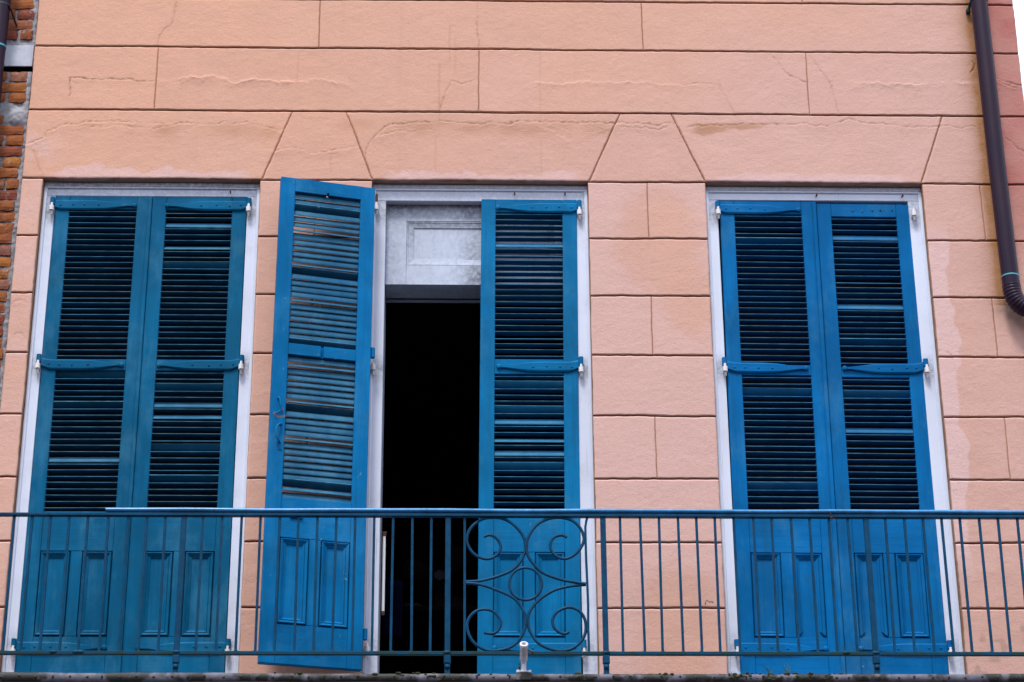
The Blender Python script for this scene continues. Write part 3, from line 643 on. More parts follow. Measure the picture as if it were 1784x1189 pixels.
C_ANG = (-60, 68, 72, 70, 62, 72, 66, 36, 68, 78, 72, 64, -56, 32, 72, 70, 62, 66, 74, 34, 68, 72, 60, -64, 72, 66, 66, 40); C_USED = []
def shutter(key, label, x0, ztop, w, hinge, y, roty=0.0, rotz=0.0, back=False, specials=(), straps=(1, 1, 1), skip=((), ()), midz=(1.813, 1.877), z0=.145, tilt0=9, pivot=None):
    t = thing('shutter', label, 'shutter', (0, 0, 0), group='blue louvred shutters on the tall doorways')
    t.location = pivot or (x0, y, z0); t.rotation_euler = (0, roty, rotz)
    P = lambda a: PAINT[key+a]
    H = ztop-z0; sl = .079; xa, xb = sl, w-sl
    d = .040
    mz0, mz1 = midz[0]-z0, midz[1]-z0; lk0, lk1 = .800-z0, 1.016-z0; bt = .346-z0; tp = ztop-.080-z0
    for xs in ((0, xa), (xb, w)): box('stile', P('v'), t, xs[0], xs[1], 0, d, 0, H, c=.0028)
    r = .0009
    o = MB(); 
    top = MB(); mid = MB()
    if back:
        cx = w/2
        top.box(xa+.0003, xb-.0003, r, d-r, tp+.0122, H-.0006, c=.0005)
        top.box(xa+.0003, cx-.006, r, d-r, tp, tp+.0120, c=.0005); top.box(cx+.006, xb-.0003, r, d-r, tp, tp+.0120, c=.0005)
        mid.box(xa+.0003, cx-.007, r, d-r, mz0, mz1, c=.002); mid.box(cx+.007, xb-.0003, r, d-r, mz0, mz1, c=.002); mid.box(cx-.0069, cx+.0069, .018, d-r, mz0+.001, mz1-.001)
    else:
        top.box(xa+.0003, xb-.0003, r, d-r, tp, H-.0006, c=.0025); mid.box(xa+.0003, xb-.0003, r, d-r, mz0, mz1, c=.0025)
    top.build('top_rail', P('h'), t); mid.build('middle_rail', P('h'), t)
    box('lock_rail', P('h'), t, xa+.0003, xb-.0003, r, d-r, lk0, lk1, c=.0025)
    box('bottom_rail', P('h'), t, xa+.0003, xb-.0003, r, d-r, .0006, bt, c=.0025)
    cxm = w/2; mu = .030
    box('muntin', P('v'), t, cxm-mu, cxm+mu, r, d-r, bt+.0003, lk0-.0003, c=.0025)
    for q, (pa, pb) in enumerate(((xa, cxm-mu), (cxm+mu, xb))):
        p = box('panel', P('v'), t, pa+.001, pb-.001, .0125, .0275, bt+.001, lk0-.001)
        m = MB(); moulding(m, pa+.0006, pb-.0006, bt+.0006, lk0-.0006, 0.0, PANEL_PROF, skip[q]); m.build('moulding', P('v'), p)
        m = MB(); moulding(m, pa+.0006, pb-.0006, bt+.0006, lk0-.0006, 0.0, [(a, d-b) for a, b in PANEL_PROF][::-1]); m.build('back_moulding', P('v'), p)
    if key in 'ae':
        box('meeting_strip', P('v'), t, w-.018, w+.004, -.010, -.0002, .004, H-.004, c=.003)
    # slats
    spec = {}
    for zz, ty in specials: spec[zz] = ty
    for lo, hi in ((mz1, tp), (lk1, mz0)):
        N = round((hi-lo)/.0353); p_ = (hi-lo)/N
        for i in range(N):
            zc = lo+(i+.5)*p_
            if back:
                ang = -C_ANG[len(C_USED) % len(C_ANG)]+random.uniform(-3, 3); C_USED.append(1)
            else:
                ang = tilt0+random.uniform(-4.5, 4.5)
                for zz, ty in spec.items():
                    if abs(zz-z0-zc) < p_*.5: ang = {'b': -47, 'm': -60, 'd': 64, 't': -13, 'e': 44}[ty]+random.uniform(-3, 3)
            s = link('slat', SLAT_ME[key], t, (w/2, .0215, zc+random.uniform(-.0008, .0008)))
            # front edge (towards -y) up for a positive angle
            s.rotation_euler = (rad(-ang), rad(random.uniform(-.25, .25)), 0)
    # strap hinges
    for k, hz in enumerate(HINGE_Z):
        if back:
            m = MB(); hx = w+.0145
            if k: 
                m.tube([(hx, .028, hz-z0+.012), (hx, .028, hz-z0+.068)], .0135, 10); m.box(w-.002, hx, .030, .038, hz-z0+.02, hz-z0+.06); m.build('hinge_barrel', P('n'), t)
            continue
        if not straps[k]: 
            for f in (.13, .30, .45, .60, .75):
                h = MB(); h.tube([(w-.05-f*.37+random.uniform(-.01, .01), -.0006, hz-z0+random.uniform(-.012, .006)), (w-.05-f*.37, .003, hz-z0)], .0042, 8); h.build('screw_hole', MAT['black'], t)
            continue
        hw = .029; Ls = .435 if k == 0 else (.44 if k == 2 else .425)
        X = lambda a: a if hinge == 'L' else w-a
        dzb = .012 if k == 1 else 0.0
        z = hz-z0-(.006 if k == 2 else 0)
        up = [(-.002, hw+dzb), (.03, hw+dzb*.3), (.05, hw), (.20, hw), (.27, hw*.86), (.33, hw*.55), (.39, hw*.22), (Ls-.012, .006)]
        dn = [(Ls-.012, -.006), (.39, -hw*.30), (.33, -hw*.68), (.27, -hw*.96), (.20, -hw*1.03), (.05, -hw), (.03, -hw+dzb*.5), (-.002, -hw+dzb+.012)]
        poly = [(X(a), z+b) for a, b in up+dn]
        if hinge == 'L': poly = poly[::-1]
        m = MB(); m.prism(poly, -.0075, -.0003)
        N_ = len(poly); zc_ = [((b+(z if True else 0))) for a, b in poly]
        ins = []
        for a, b in poly:
            dz_ = b-z; ins.append((a, z+dz_*.72 if abs(dz_) > .008 else b))
        m.add([(a, -.0076, b) for a, b in poly]+[(a, -.0125, b) for a, b in ins], [tuple(range(N_, 2*N_))]+[(q, (q+1) % N_, N_+(q+1) % N_, N_+q) for q in range(N_)])
        st = m.build('strap_hinge', P('h'), t)
        bx = X(-.0135); m = MB(); m.tube([(bx, -.012, z-.020+dzb+.02), (bx, -.012, z+.030+dzb+.012)], .0135, 12); m.box(min(X(-.002), bx), max(X(-.002), bx), -.010, -.003, z-.014+dzb+.012, z+.028+dzb)
        m.build('barrel', P('n'), st)
        for f in (.035, .095, .165, .245)[:4]: link('bolt', BOLT_ME[key], st, (X(f+random.uniform(-.006, .006)), -.0130, z+random.uniform(-.004, .004)))
        link('end_bolt', BIG_ME[key], st, (X(Ls), -.007, z))
    return t

SP = {'a': [(2.238, 't'), (1.801, 'd'), (1.310, 'm'), (1.62, 'e')],
      'b': [(2.753, 't'), (2.688, 'm'), (2.549, 'b'), (2.446, 'd'), (1.724, 'd'), (1.618, 'm'), (1.549, 'b'), (1.412, 't'), (1.377, 'd'), (1.206, 'e')],
      'd': [(2.575, 'b'), (2.522, 't'), (2.018, 't'), (1.752, 'd'), (1.609, 'd'), (1.537, 'm'), (1.432, 'b'), (1.365, 'm'), (1.299, 'd')],
      'e': [(1.711, 'd'), (1.184, 'd'), (2.62, 'e')],
      'f': [(2.637, 'm'), (2.355, 't'), (2.223, 'm'), (1.700, 'd'), (1.488, 'm'), (1.387, 't'), (2.0, 'e')]}
shutter('a', 'dull blue closed shutter on the doorway next to the old brick wall, brick side leaf', -2.508, 2.859, .527, 'L', .050, specials=SP['a'])
shutter('b', 'dull blue closed shutter whose hinges face the folded-back shutter, several slats turned shut', -1.9775, 2.858, .520, 'R', .051, specials=SP['b'])
shutter('c', 'bright blue shutter swung open against the wall, peeling paint and a hook and pull handle', 0, 2.858, .520, 'R', 0, back=True, z0=.140,
        pivot=(-1.2655, -.200, .140), roty=rad(.32), rotz=math.atan2(.125, .505))
shutter('d', 'half of the open doorway still closed, blue shutter behind the scrolled iron panel', -.186, 2.856, .527, 'R', .050, roty=rad(.5), rotz=rad(-.9), specials=SP['d'], midz=(1.802, 1.888))
shutter('e', 'clean blue closed shutter whose hinges are beside the broad wall pier, raised meeting strip', 1.147, 2.855, .531, 'L', .050, roty=rad(.27), specials=SP['e'], midz=(1.803, 1.862), skip=((), (0,)))
shutter('f', 'blue closed shutter missing its top strap hinge, nearest the brown elbowed downpipe', 1.6855, 2.842, .521, 'R', .052, roty=rad(.27), specials=SP['f'], straps=(0, 1, 1), midz=(1.793, 1.852), skip=((0,), ()))

# pintles under the barrels
for zz in HINGE_Z:
    dz = .012 if zz == HINGE_Z[1] else (-.006 if zz == HINGE_Z[2] else 0)
    pintle(FR[0], -2.508-.0135, zz+dz-.010, 0); pintle(FR[0], -1.4575+.0135, zz+dz-.010, 1)
    k = (zz-.145)*math.tan(rad(.5)); pintle(FR[1], .341+.0135+k, zz+dz-.018, 1)
    k = (zz-.145)*math.tan(rad(.27)); pintle(FR[2], 1.147-.0135+k, zz+dz-.010, 0); pintle(FR[2], 2.2065+.0135+k, zz+dz-.012, 1)
for n_, zz in enumerate(HINGE_Z):
    pintle(FR[1], -.742, zz-(.012 if n_ else .008)+.012, 0, rust=(n_ == 0))

# hook, pull and latch on the open leaf
openleaf = [o for o in COL.objects if o.name.startswith('shutter') and 'swung open' in str(o.get('label', ''))][0]
PC = PAINT['cn']; zb = .140
m = MB(); m.tube([(.040, -.006, 1.555-zb), (.043, -.012, 1.552-zb), (.052, -.010, 1.510-zb), (.058, -.008, 1.492-zb), (.045, -.009, 1.478-zb), (.022, -.008, 1.462-zb)], .0042, 8); m.sphere((.040, -.002, 1.556-zb), .008, 8, 5)
m.build('hook', PAINT['cn'], openleaf)
m = MB(); m.tube([(.056, 0, 1.415-zb), (.052, -.018, 1.410-zb), (.036, -.024, 1.395-zb), (.030, -.026, 1.365-zb), (.034, -.024, 1.330-zb), (.050, -.018, 1.312-zb), (.056, 0, 1.308-zb)], .0052, 8)
m.box(.045, .068, -.003, -.0003, 1.408-zb, 1.450-zb, c=.001); m.box(.045, .068, -.003, -.0003, 1.270-zb, 1.318-zb, c=.001); m.build('pull_handle', PAINT['cn'], openleaf)
m = MB(); m.box(.125, .190, -.008, -.0003, .905-zb, .925-zb, c=.002); m.box(.140, .176, -.014, -.0085, .918-zb, .955-zb, c=.003); m.build('latch', PAINT['cn'], openleaf)
# flaked patch of bare primer round the hook
m = MB(); pts = [(.012, 1.475), (.026, 1.478), (.034, 1.462), (.052, 1.463), (.070, 1.462), (.078, 1.470), (.078, 1.455), (.066, 1.447), (.044, 1.444), (.028, 1.448), (.020, 1.460)]
m.prism([(a, b-zb) for a, b in pts], -.0007, -.0001)
pts = [(.052, 1.488), (.062, 1.502), (.070, 1.505), (.066, 1.490), (.058, 1.480)]; m.prism([(a, b-zb) for a, b in pts], -.0007, -.0001)
m.build('flaked_patch', MAT['flash'], openleaf)
# tilt-rod staples left on the slats
# white bolt rod on the inner jamb of the open doorway
m = MB(); m.tube([(-.668, .115, .500), (-.668, .115, .905)], .008, 10); m.build('bolt_rod', MAT['pintle'], FR[1])
m = MB(); m.tube([(-.668, .115, .906), (-.668, .113, .930)], .010, 8); m.tube([(-.680, .115, .925), (-.655, .112, .925)], .006, 8); m.tube([(-.668, .115, .480), (-.668, .115, .4995)], .009, 8); m.build('rusty_ends', MAT['rust'], FR[1])
# nails left in the head boards
for i, xs in ((0, (-1.55,)), (1, (.02, .30)), (2, (1.70, 2.18))):
    for x in xs:
        m = MB(); m.tube([(x, .052, 2.884), (x, .030, 2.890), (x+.003, .026, 2.878)], .0035, 6); m.build('nail', MAT['rust'], FR[i])

# ------------------------------------------------------------------ balcony
bal = thing('balcony', 'narrow balcony ledge with nailed mossy lead flashing along its edge', 'balcony', (0, -.25, -.2))
def bpart(o): o.parent = bal; o.matrix_parent_inverse = Matrix.Translation((0, .25, .2)); return o
BX0, BX1 = -4.2, 3.25
m = MB(); m.box(BX0, BX1, -.490, -.001, -.11, -.003); bpart(m.build('deck', MAT['deck']))
m = MB(); N = 260; xs = np.linspace(BX0, BX1, N)
top = [.003+.0035*(float(vn(np.array(x), np.array(0.), .3, 3))-.5)*2+.002*(float(vn(np.array(x), np.array(0.), .06, 4))-.5) for x in xs]
bot = [-.036+.004*(float(vn(np.array(x), np.array(2.), .25, 5))-.5)*2 for x in xs]
vs = []
for x, a, b in zip(xs, top, bot):
    w = .003*(float(vn(np.array(x), np.array(4.), .09, 6))-.5)
    vs += [(x, -.40, a-.004), (x, -.494, a-.001), (x, -.4995+w, a-.005), (x, -.5005-w, (a+b)/2), (x, -.4995, b), (x, -.492, b-.002)]
m.add(vs, [(i*6+k, (i+1)*6+k, (i+1)*6+k+1, i*6+k+1) for i in range(N-1) for k in range(5)], True); bpart(m.build('lead_flashing', MAT['flash']))
m = MB(); m.box(BX0, BX1, -.478, -.4905, -.12, -.0445); m.box(BX0, BX1, -.52, -.4785, -.30, -.062, c=.004); bpart(m.build('fascia', MAT['fascia']))
m = MB(); m.box(BX0, BX1, -.526, -.5203, -.064, -.056, c=.002); bpart(m.build('gutter_lip', MAT['lip']))
m = MB()
for k in range(92):
    x = BX0+.04+k*.081+random.uniform(-.008, .008); z = -.016+random.uniform(-.004, .004)
    m.sphere((x, -.5005, z), .0062, 7, 4, (1, .6, 1))
    if random.random() < .6: m.tube([(x, -.5022, z-.004), (x-.004, -.5020, z-.014)], [.004, .0015], 5)
o = bpart(m.build('nails', MAT['black'])); o['kind'] = 'stuff'
# supports below
m = MB()
for x in (-3.0, -1.0, 1.0, 3.0): m.prism([(-.01, -.11), (-.49, -.11), (-.49, -.16), (-.06, -.5), (-.01, -.5)], x-.03, x+.03)
m.v = [(b, a, c) for a, b, c in m.v]; bpart(m.build('brackets', MAT['rail']))

# moss along the flashing
m = MB()
for x0, x1, dens in ((-.75, -.30, 40), (-.20, .0, 16), (.55, .75, 12), (1.02, 1.57, 120), (-1.2, -.95, 16), (.2, .40, 14)):
    for k in range(dens):
        x = random.uniform(x0, x1); r = random.uniform(.003, .0095); z = random.uniform(-.032, .004)
        m.sphere((x, -.497+random.uniform(-.004, .004), z), r, 6, 4, (random.uniform(.8, 1.8), .7, random.uniform(.6, 1)))
o = m.build('moss', MAT['moss']); o['kind'] = 'stuff'; o['label'] = 'dark green moss on the balcony edge'; o['category'] = 'moss'

# ------------------------------------------------------------------ railing
RY = -.45
rl = thing('balcony_railing', 'blue wrought iron balcony railing with thin bars and one scrolled panel', 'railing', (0, RY, 0))
def rpart(name, mb, mat, parent=None): 
    mb.v = [(x, y-RY, z) for x, y, z in mb.v] if parent is None or parent is rl else mb.v
    return mb.build(name, MAT[mat], rl)
ZB, ZT = .113, .8175
m = MB(); m.box(-4.1, 3.2, RY-.016, RY+.016, ZT-.0068, ZT+.0068, c=.002); m.box(-2.02, 3.19, RY-.004, RY+.004, ZT+.007, ZT+.02); rpart('top_rail', m, 'rail')
m = MB()
pp = [(-2.028+5.2*k/40, RY+.002*math.sin(k*1.3), 0.8435+.0012*math.sin(k*.7)) for k in range(41)]
n = 12; vs = []
for p in pp:
    for k in range(n):
        a = 2*math.pi*k/n; vs.append((p[0], p[1]+math.cos(a)*.017, p[2]+math.sin(a)*.0112))
m.add(vs, [(i*n+k, (i+1)*n+k, (i+1)*n+(k+1)%n, i*n+(k+1)%n) for i in range(len(pp)-1) for k in range(n)], True); m.add(vs[:n], [tuple(range(n))]); m.add(vs[-n:], [tuple(range(n))[::-1]])
rpart('handrail', m, 'cap')
m = MB(); m.tube([(1.562, RY, .8425), (1.572, RY, .8425)], [.0, .0], 4)
m = MB(); m.box(-4.1, 3.2, RY-.010, RY+.010, ZB-.0095, ZB+.0095, c=.003)
for x in (-2.23, -2.12, -2.10, -1.64, -.336, .434, 1.745, 1.60): m.sphere((x, RY-.004, ZB+.004), .015, 8, 5, (1.7, .8, .75))
WELD = m
BAL = [-4.03,-3.94,-3.85,-3.76,-3.67,-3.58,-3.49,-3.40,-3.31,-3.22,-3.13,-3.04,-2.85,-2.756,-2.662,-2.567,-2.475,-2.387,-2.297,-2.205,-2.113,-2.012,-1.914,-1.823,-1.732,-1.546,-1.452,-1.356,-1.263,-1.168,-1.076,-.982,-.888,-.795,-.701,-.607,-.512,-.418,-.253,
       .518,.618,.712,.807,.898,.99,1.084,1.182,1.273,1.37,1.463,1.56,1.654,1.842,1.938,2.031,2.124,2.216,2.313,2.407,2.504,2.60,2.694,2.788,2.882,2.976]
m = MB(); m.box(-.0062, .0062, -.0062, .0062, ZB+.006, ZT-.0066, c=.0012); BAL_ME = m.mesh('baluster', MAT['rail'])
for x in BAL: WELD.sphere((x+random.uniform(-.002, .002), RY, ZB+.0105), random.uniform(.007, .0115), 7, 4, (1.1, .9, .6))
rpart('bottom_rail', WELD, 'rail_low')
for x in BAL:
    o = link('baluster', BAL_ME, rl, (x+.004*random.uniform(-1, 1)*0, random.uniform(-.001, .001), 0)); o.rotation_euler = (0, rad(random.uniform(-.35, .35)), 0)
    o.location.x = x-math.sin(o.rotation_euler.y)*.8
m = MB(); m.tube([(.357, RY, .816), (.350, RY, .790), (.345, RY, .760), (.345, RY, .687), (.346, RY, .588), (.349, RY, .466), (.351, RY, .36), (.349, RY, .24), (.351, RY, .118)], .0068, 6, smooth=False); o = rpart('baluster', m, 'rail'); o['label'] = 'bent bar beside the scrolls'
for x in (-2.95, -1.64, -.335, .433, 1.745, 3.06):
    m = MB(); m.box(x-.0135, x+.0135, RY-.009, RY+.009, .001, ZT-.0070, c=.002); m.box(x-.017, x+.017, RY-.014, RY+.014, ZB-.052, ZB-.012, c=.004); m.sphere((x, RY-.012, .045), .012, 8, 5, (1.2, .6, 1)); m.box(x-.02, x+.02, RY-.012, RY+.012, .002, .012, c=.003)
    rpart('post', m, 'rail')
SCR = {'TL':[(-0.246,0.477),(-0.18,0.481),(-0.102,0.501),(-0.024,0.534),(0.02,0.579),(0.044,0.629),(0.046,0.678),(0.033,0.72),(-0.006,0.769),(-0.061,0.803),(-0.125,0.809),(-0.18,0.794),(-0.227,0.748),(-0.243,0.694),(-0.231,0.653),(-0.203,0.616),(-0.156,0.595),(-0.117,0.6),(-0.086,0.624),(-0.075,0.657),(-0.086,0.69),(-0.109,0.713),(-0.136,0.718),(-0.158,0.709)],
'TR':[(0.342,0.466),(0.288,0.474),(0.21,0.49),(0.132,0.522),(0.09,0.563),(0.059,0.612),(0.053,0.67),(0.068,0.72),(0.104,0.77),(0.152,0.799),(0.215,0.809),(0.278,0.795),(0.32,0.754),(0.337,0.7),(0.322,0.654),(0.29,0.617),(0.247,0.595),(0.204,0.604),(0.177,0.633),(0.17,0.666),(0.182,0.699),(0.206,0.714),(0.233,0.716),(0.254,0.704)],
'BL':[(-0.246,0.468),(-0.18,0.462),(-0.102,0.436),(-0.024,0.4),(0.014,0.364),(0.041,0.311),(0.044,0.255),(0.028,0.207),(-0.003,0.163),(-0.049,0.137),(-0.103,0.127),(-0.157,0.133),(-0.207,0.167),(-0.234,0.215),(-0.24,0.263),(-0.222,0.303),(-0.188,0.329),(-0.149,0.335),(-0.11,0.323),(-0.083,0.291),(-0.077,0.259),(-0.091,0.227),(-0.118,0.212),(-0.158,0.217)],
'BR':[(0.342,0.462),(0.272,0.456),(0.194,0.437),(0.131,0.4),(0.088,0.36),(0.06,0.311),(0.058,0.255),(0.071,0.215),(0.105,0.167),(0.159,0.138),(0.212,0.128),(0.267,0.138),(0.314,0.176),(0.336,0.223),(0.335,0.28),(0.312,0.324),(0.27,0.346),(0.227,0.34),(0.192,0.316),(0.176,0.279),(0.185,0.243),(0.21,0.219),(0.237,0.214),(0.256,0.223)]}
def catmull(p, k=4):
    out = []
    for i in range(len(p)-1):
        a, b, c, d = p[max(i-1, 0)], p[i], p[i+1], p[min(i+2, len(p)-1)]
        for j in range(k):
            t = j/k
            out.append(tuple(.5*(2*b[q]+(c[q]-a[q])*t+(2*a[q]-5*b[q]+4*c[q]-d[q])*t*t+(3*b[q]-a[q]-3*c[q]+d[q])*t**3) for q in (0, 1)))
    return out+[p[-1]]
for k, pl in SCR.items():
    m = MB(); m.tube([(x, RY+(.002 if k in ('TL', 'BR') else -.002), z) for x, z in catmull(pl)], .0078, 8, flat=.8); rpart('scroll', m, 'rail')
m = MB(); m.tube([(.046+.080*math.cos(t), RY-.004, .465+.083*math.sin(t)) for t in [2*math.pi*q/36 for q in range(36)]], .0075, 8, closed=True, flat=.8); rpart('ring', m, 'rail')
m = MB(); m.box(-.253, -.236, RY-.006, RY+.006, ZB+.006, ZT-.0066, c=.0015)
# twist of wire tied round the handrail and a dry tendril on a bar
m = MB(); m.tube([(1.565, RY-.022, .835), (1.568, RY-.026, .812), (1.572, RY-.018, .800), (1.585, RY-.02, .800), (1.598, RY-.024, .785)], .0022, 6); m.sphere((1.570, RY-.02, .806), .007, 6, 4); rpart('wire_tie', m, 'rust') if False else None
w_ = m.build('wire_tie', MAT['rust']); w_['label'] = 'dark twist of wire knotted under the blue handrail'; w_['category'] = 'wire'
m = MB(); m.tube([(.962, RY-.010, .368), (.955, RY-.018, .372), (.945, RY-.016, .368), (.932, RY-.014, .379), (.925, RY-.015, .368), (.922, RY-.013, .355)], .0022, 6)
w_ = m.build('dry_tendril', MAT['rust']); w_['label'] = 'dry brown tendril caught on a railing bar before the pink wall'; w_['category'] = 'twig'

# ------------------------------------------------------------------ flagpole holder
fh = thing('flagpole_holder', 'small white flagpole holder tube standing on the balcony edge', 'flag holder', (.032, -.478, .006))
c35, s35 = math.cos(rad(38)), math.sin(rad(38))
def along(d, o=(0, 0, .048)): return (o[0], o[1]-c35*d, o[2]+s35*d)
m = MB(); m.box(-.034, .034, -.030, .030, 0, .006, c=.002); m.box(-.036, -.020, -.033, -.010, -.006, .010, c=.003); m.box(.020, .036, -.033, -.010, -.006, .010, c=.003); m.build('base_plate', MAT['holder'], fh)
m = MB(); m.tube([(0, .004, .0055), (0, .002, .030), (0, 0, .048), along(.020)], [.016, .0125, .013, .0135], 14); m.box(-.005, .005, -.022, .012, .006, .040, c=.002); m.build('neck', MAT['holder'], fh)
m = MB(); N = 20
prof = [(.012, .012), (.0185, .026), (.0182, .055), (.0178, .095), (.0202, .104), (.0202, .118), (.0116, .119), (.0116, .06)]
vs = []
ax = Vector((0, -c35, s35)); bx = Vector((1, 0, 0)); by = ax.cross(bx)
for r_, d_ in prof:
    for k in range(N):
        a = 2*math.pi*k/N; vs.append(Vector(along(d_))+bx*(r_*math.cos(a))+by*(r_*math.sin(a)))
m.add(vs, [(i*N+k, i*N+(k+1)%N, (i+1)*N+(k+1)%N, (i+1)*N+k) for i in range(len(prof)-1) for k in range(N)], True); m.add(vs[-N:], [tuple(range(N))]); m.build('tube', MAT['holder'], fh)
m = MB(); p = Vector(along(.080)); m.tube([p+Vector((.018, 0, 0)), p+Vector((.028, 0, 0))], .0042, 8); m.tube([p+Vector((.026, 0, 0)), p+Vector((.040, -.004, -.006))], .0030, 8); m.sphere(p+Vector((.042, -.004, -.012)), .009, 8, 5, (.6, .6, 1.2)); m.build('thumb_screw', MAT['black'], fh)
m = MB(); m.sphere((-.020, -.006, .030), .008, 8, 5, (.7, .8, 1.6)); m.sphere((-.020, -.006, .046), .0055, 8, 5); m.build('wing_nut', MAT['black'], fh)
m = MB(); m.box(-.036, .036, -.035, -.0305, -.040, -.002, c=.002); m.build('back_block', MAT['flash'], fh)

# ------------------------------------------------------------------ weeds on the ledge
def weed(x, blades, label):
    t = thing('weed', label, 'weed', (x, -.470, .004))
    for dx, h, bend in blades:
        m = MB(); n = 5; vs = []
        for i in range(n+1):
            u = i/n; w = .0024*(1-u)+.0004
            cx = dx*u+bend*u*u; cz = h*u*(1-.15*u)
            vs += [(cx-w, -.006*u, cz), (cx+w, -.006*u+.001, cz), (cx, -.006*u-.0015, cz)]
        m.add(vs, [(3*i+a, 3*i+b, 3*i+3+b, 3*i+3+a) for i in range(n) for a, b in ((0, 1), (1, 2), (2, 0))]); m.build('blade', MAT['leafgreen'], t)
weed(1.308, [(-.02, .095, -.02), (-.005, .06, .01), (.008, .045, .006), (-.012, .050, -.018), (.004, .075, -.004), (-.008, .035, -.02), (.006, .03, .016)], 'bushy green weed sprouting in the moss on the balcony edge')
weed(1.222, [(.0, .045, -.03), (-.02, .055, -.02), (.012, .04, .016), (-.004, .06, -.05), (-.012, .03, -.01)], 'thin pale grass tuft beside the bushier weed')

# ------------------------------------------------------------------ downpipes
def ring_mesh(m, x, z, r, h, y, n=20, slope=0): m.tube([(x, y, z), (x, y, z+h)], r, n)
dp = thing('downpipe', 'dark brown round downpipe with corrugated elbow turning off at the house corner', 'downpipe', (2.70, -.08, 2.1), group='brown rainwater downpipes')
def dpart(nm, m, mat, t): 
    o = t.location; m.v = [(x-o[0], y-o[1], z-o[2]) for x, y, z in m.v]; return m.build(nm, MAT[mat], t)
m = MB(); m.tube([(2.692, -.08, 5.15), (2.694, -.08, 4.0), (2.696, -.08, 3.0), (2.704, -.08, 2.275)], .0475, 24); dpart('pipe', m, 'pipe', dp)
pts = [(2.704, 2.276), (2.7045, 2.262), (2.706, 2.245), (2.709, 2.228), (2.713, 2.212), (2.719, 2.196), (2.727, 2.181), (2.737, 2.168), (2.749, 2.157), (2.763, 2.148), (2.778, 2.141), (2.795, 2.135)]
fine = catmull(pts, 4); rr = [.0485+.0016*math.sin(i*math.pi/2*1.0) for i in range(len(fine))]
m = MB(); m.tube([(x, -.08, z) for x, z in fine], rr, 24); dpart('corrugated_elbow', m, 'pipe', dp)
m = MB(); m.tube([(2.797, -.08, 2.1345), (2.99, -.08, 2.07)], .0475, 24); m.tube([(2.985, -.08, 2.07), (3.02, -.08, 2.05), (3.03, -.08, 1.99), (3.03, -.08, -4.5)], .0475, 24); dpart('lower_pipe', m, 'pipe', dp)
m = MB(); m.tube([(2.703, -.08, 2.326), (2.703, -.08, 2.334)], .0490, 24); dpart('sealant_band', m, 'teal', dp)
m = MB(); m.tube([(2.693, -.08, 4.085), (2.693, -.08, 4.125)], .051, 24); m.box(2.632, 2.655, -.03, .0, 4.05, 4.075, c=.003); m.tube([(2.645, -.02, 4.06), (2.65, -.05, 4.10)], .008, 8); dpart('wall_bracket', m, 'rail_low', dp)
dp2 = thing('downpipe', 'dark brown round downpipe in front of the old brick wall', 'downpipe', (-2.887, -.06, 1.0), group='brown rainwater downpipes')
m = MB(); m.tube([(-2.884, -.06, 5.2), (-2.884, -.06, 3.741)], .0455, 24); m.tube([(-2.884, -.06, 3.7405), (-2.884, -.06, -4.5)], .0445, 24); dpart('pipe', m, 'pipe', dp2)
m = MB(); m.tube([(-2.884, -.06, 3.735), (-2.884, -.06, 3.747)], .0470, 24); dpart('sealant_band', m, 'teal', dp2)
m = MB(); m.tube([(-2.884, -.06, 4.005), (-2.884, -.06, 4.017)], .0468, 24); m.tube([(-2.842, -.085, 4.005), (-2.825, -.05, 3.975), (-2.815, -.01, 3.945), (-2.812, .03, 3.94)], .006, 8); dpart('strap', m, 'black', dp2)

# ------------------------------------------------------------------ old brick wall next door
bw = thing('brick_wall', 'old orange brick wall with rough pale mortar beside the salmon house', 'wall', (-3.6, .1, -4.6))
BO = Vector(bw.location)
def wpart(nm, m, mat): m.v = [(x-BO.x, y-BO.y, z-BO.z) for x, y, z in m.v]; return m.build(nm, MAT[mat], bw)
m = MB()   # mortar bed, uneven
XW = -2.7005
gx = np.linspace(-3.75, XW, 150); gz = np.linspace(.6, 5.0, 560); xx, zz = np.meshgrid(gx, gz)
yy = .040+(vn(xx, zz, .06, 51)-.5)*.008+(vn(xx, zz, .015, 52)-.5)*.009
smear = np.exp(-(((xx+2.765)/.045)**2+((zz-3.345)/.055)**2)**2)*.022+np.exp(-(((xx+2.715)/.02)**2))*.010*vn(xx, zz, .12, 53)
yy = yy-smear; yy = yy+.10*((zz > 3.640) & (zz < 3.676))
P = np.stack([xx, yy, zz], -1).reshape(-1, 3); nv, nu = xx.shape; I = np.arange(nv*nu).reshape(nv, nu)
Q = np.stack([I[:-1, :-1], I[:-1, 1:], I[1:, 1:], I[1:, :-1]], -1).reshape(-1, 4)
m.add(P.tolist(), Q.tolist(), True); wpart('mortar', m, 'mortar')
m = MB(); m.box(-6.0, -3.7505, .03, .5, -4.6, 5.4); m.box(-3.75, XW, .055, .5, -4.6, 3.6385); m.box(-3.75, XW, .055, .5, 3.6765, 5.4); m.box(-3.75, XW, .16, .5, 3.6386, 3.6764); wpart('wall_body', m, 'mortar')
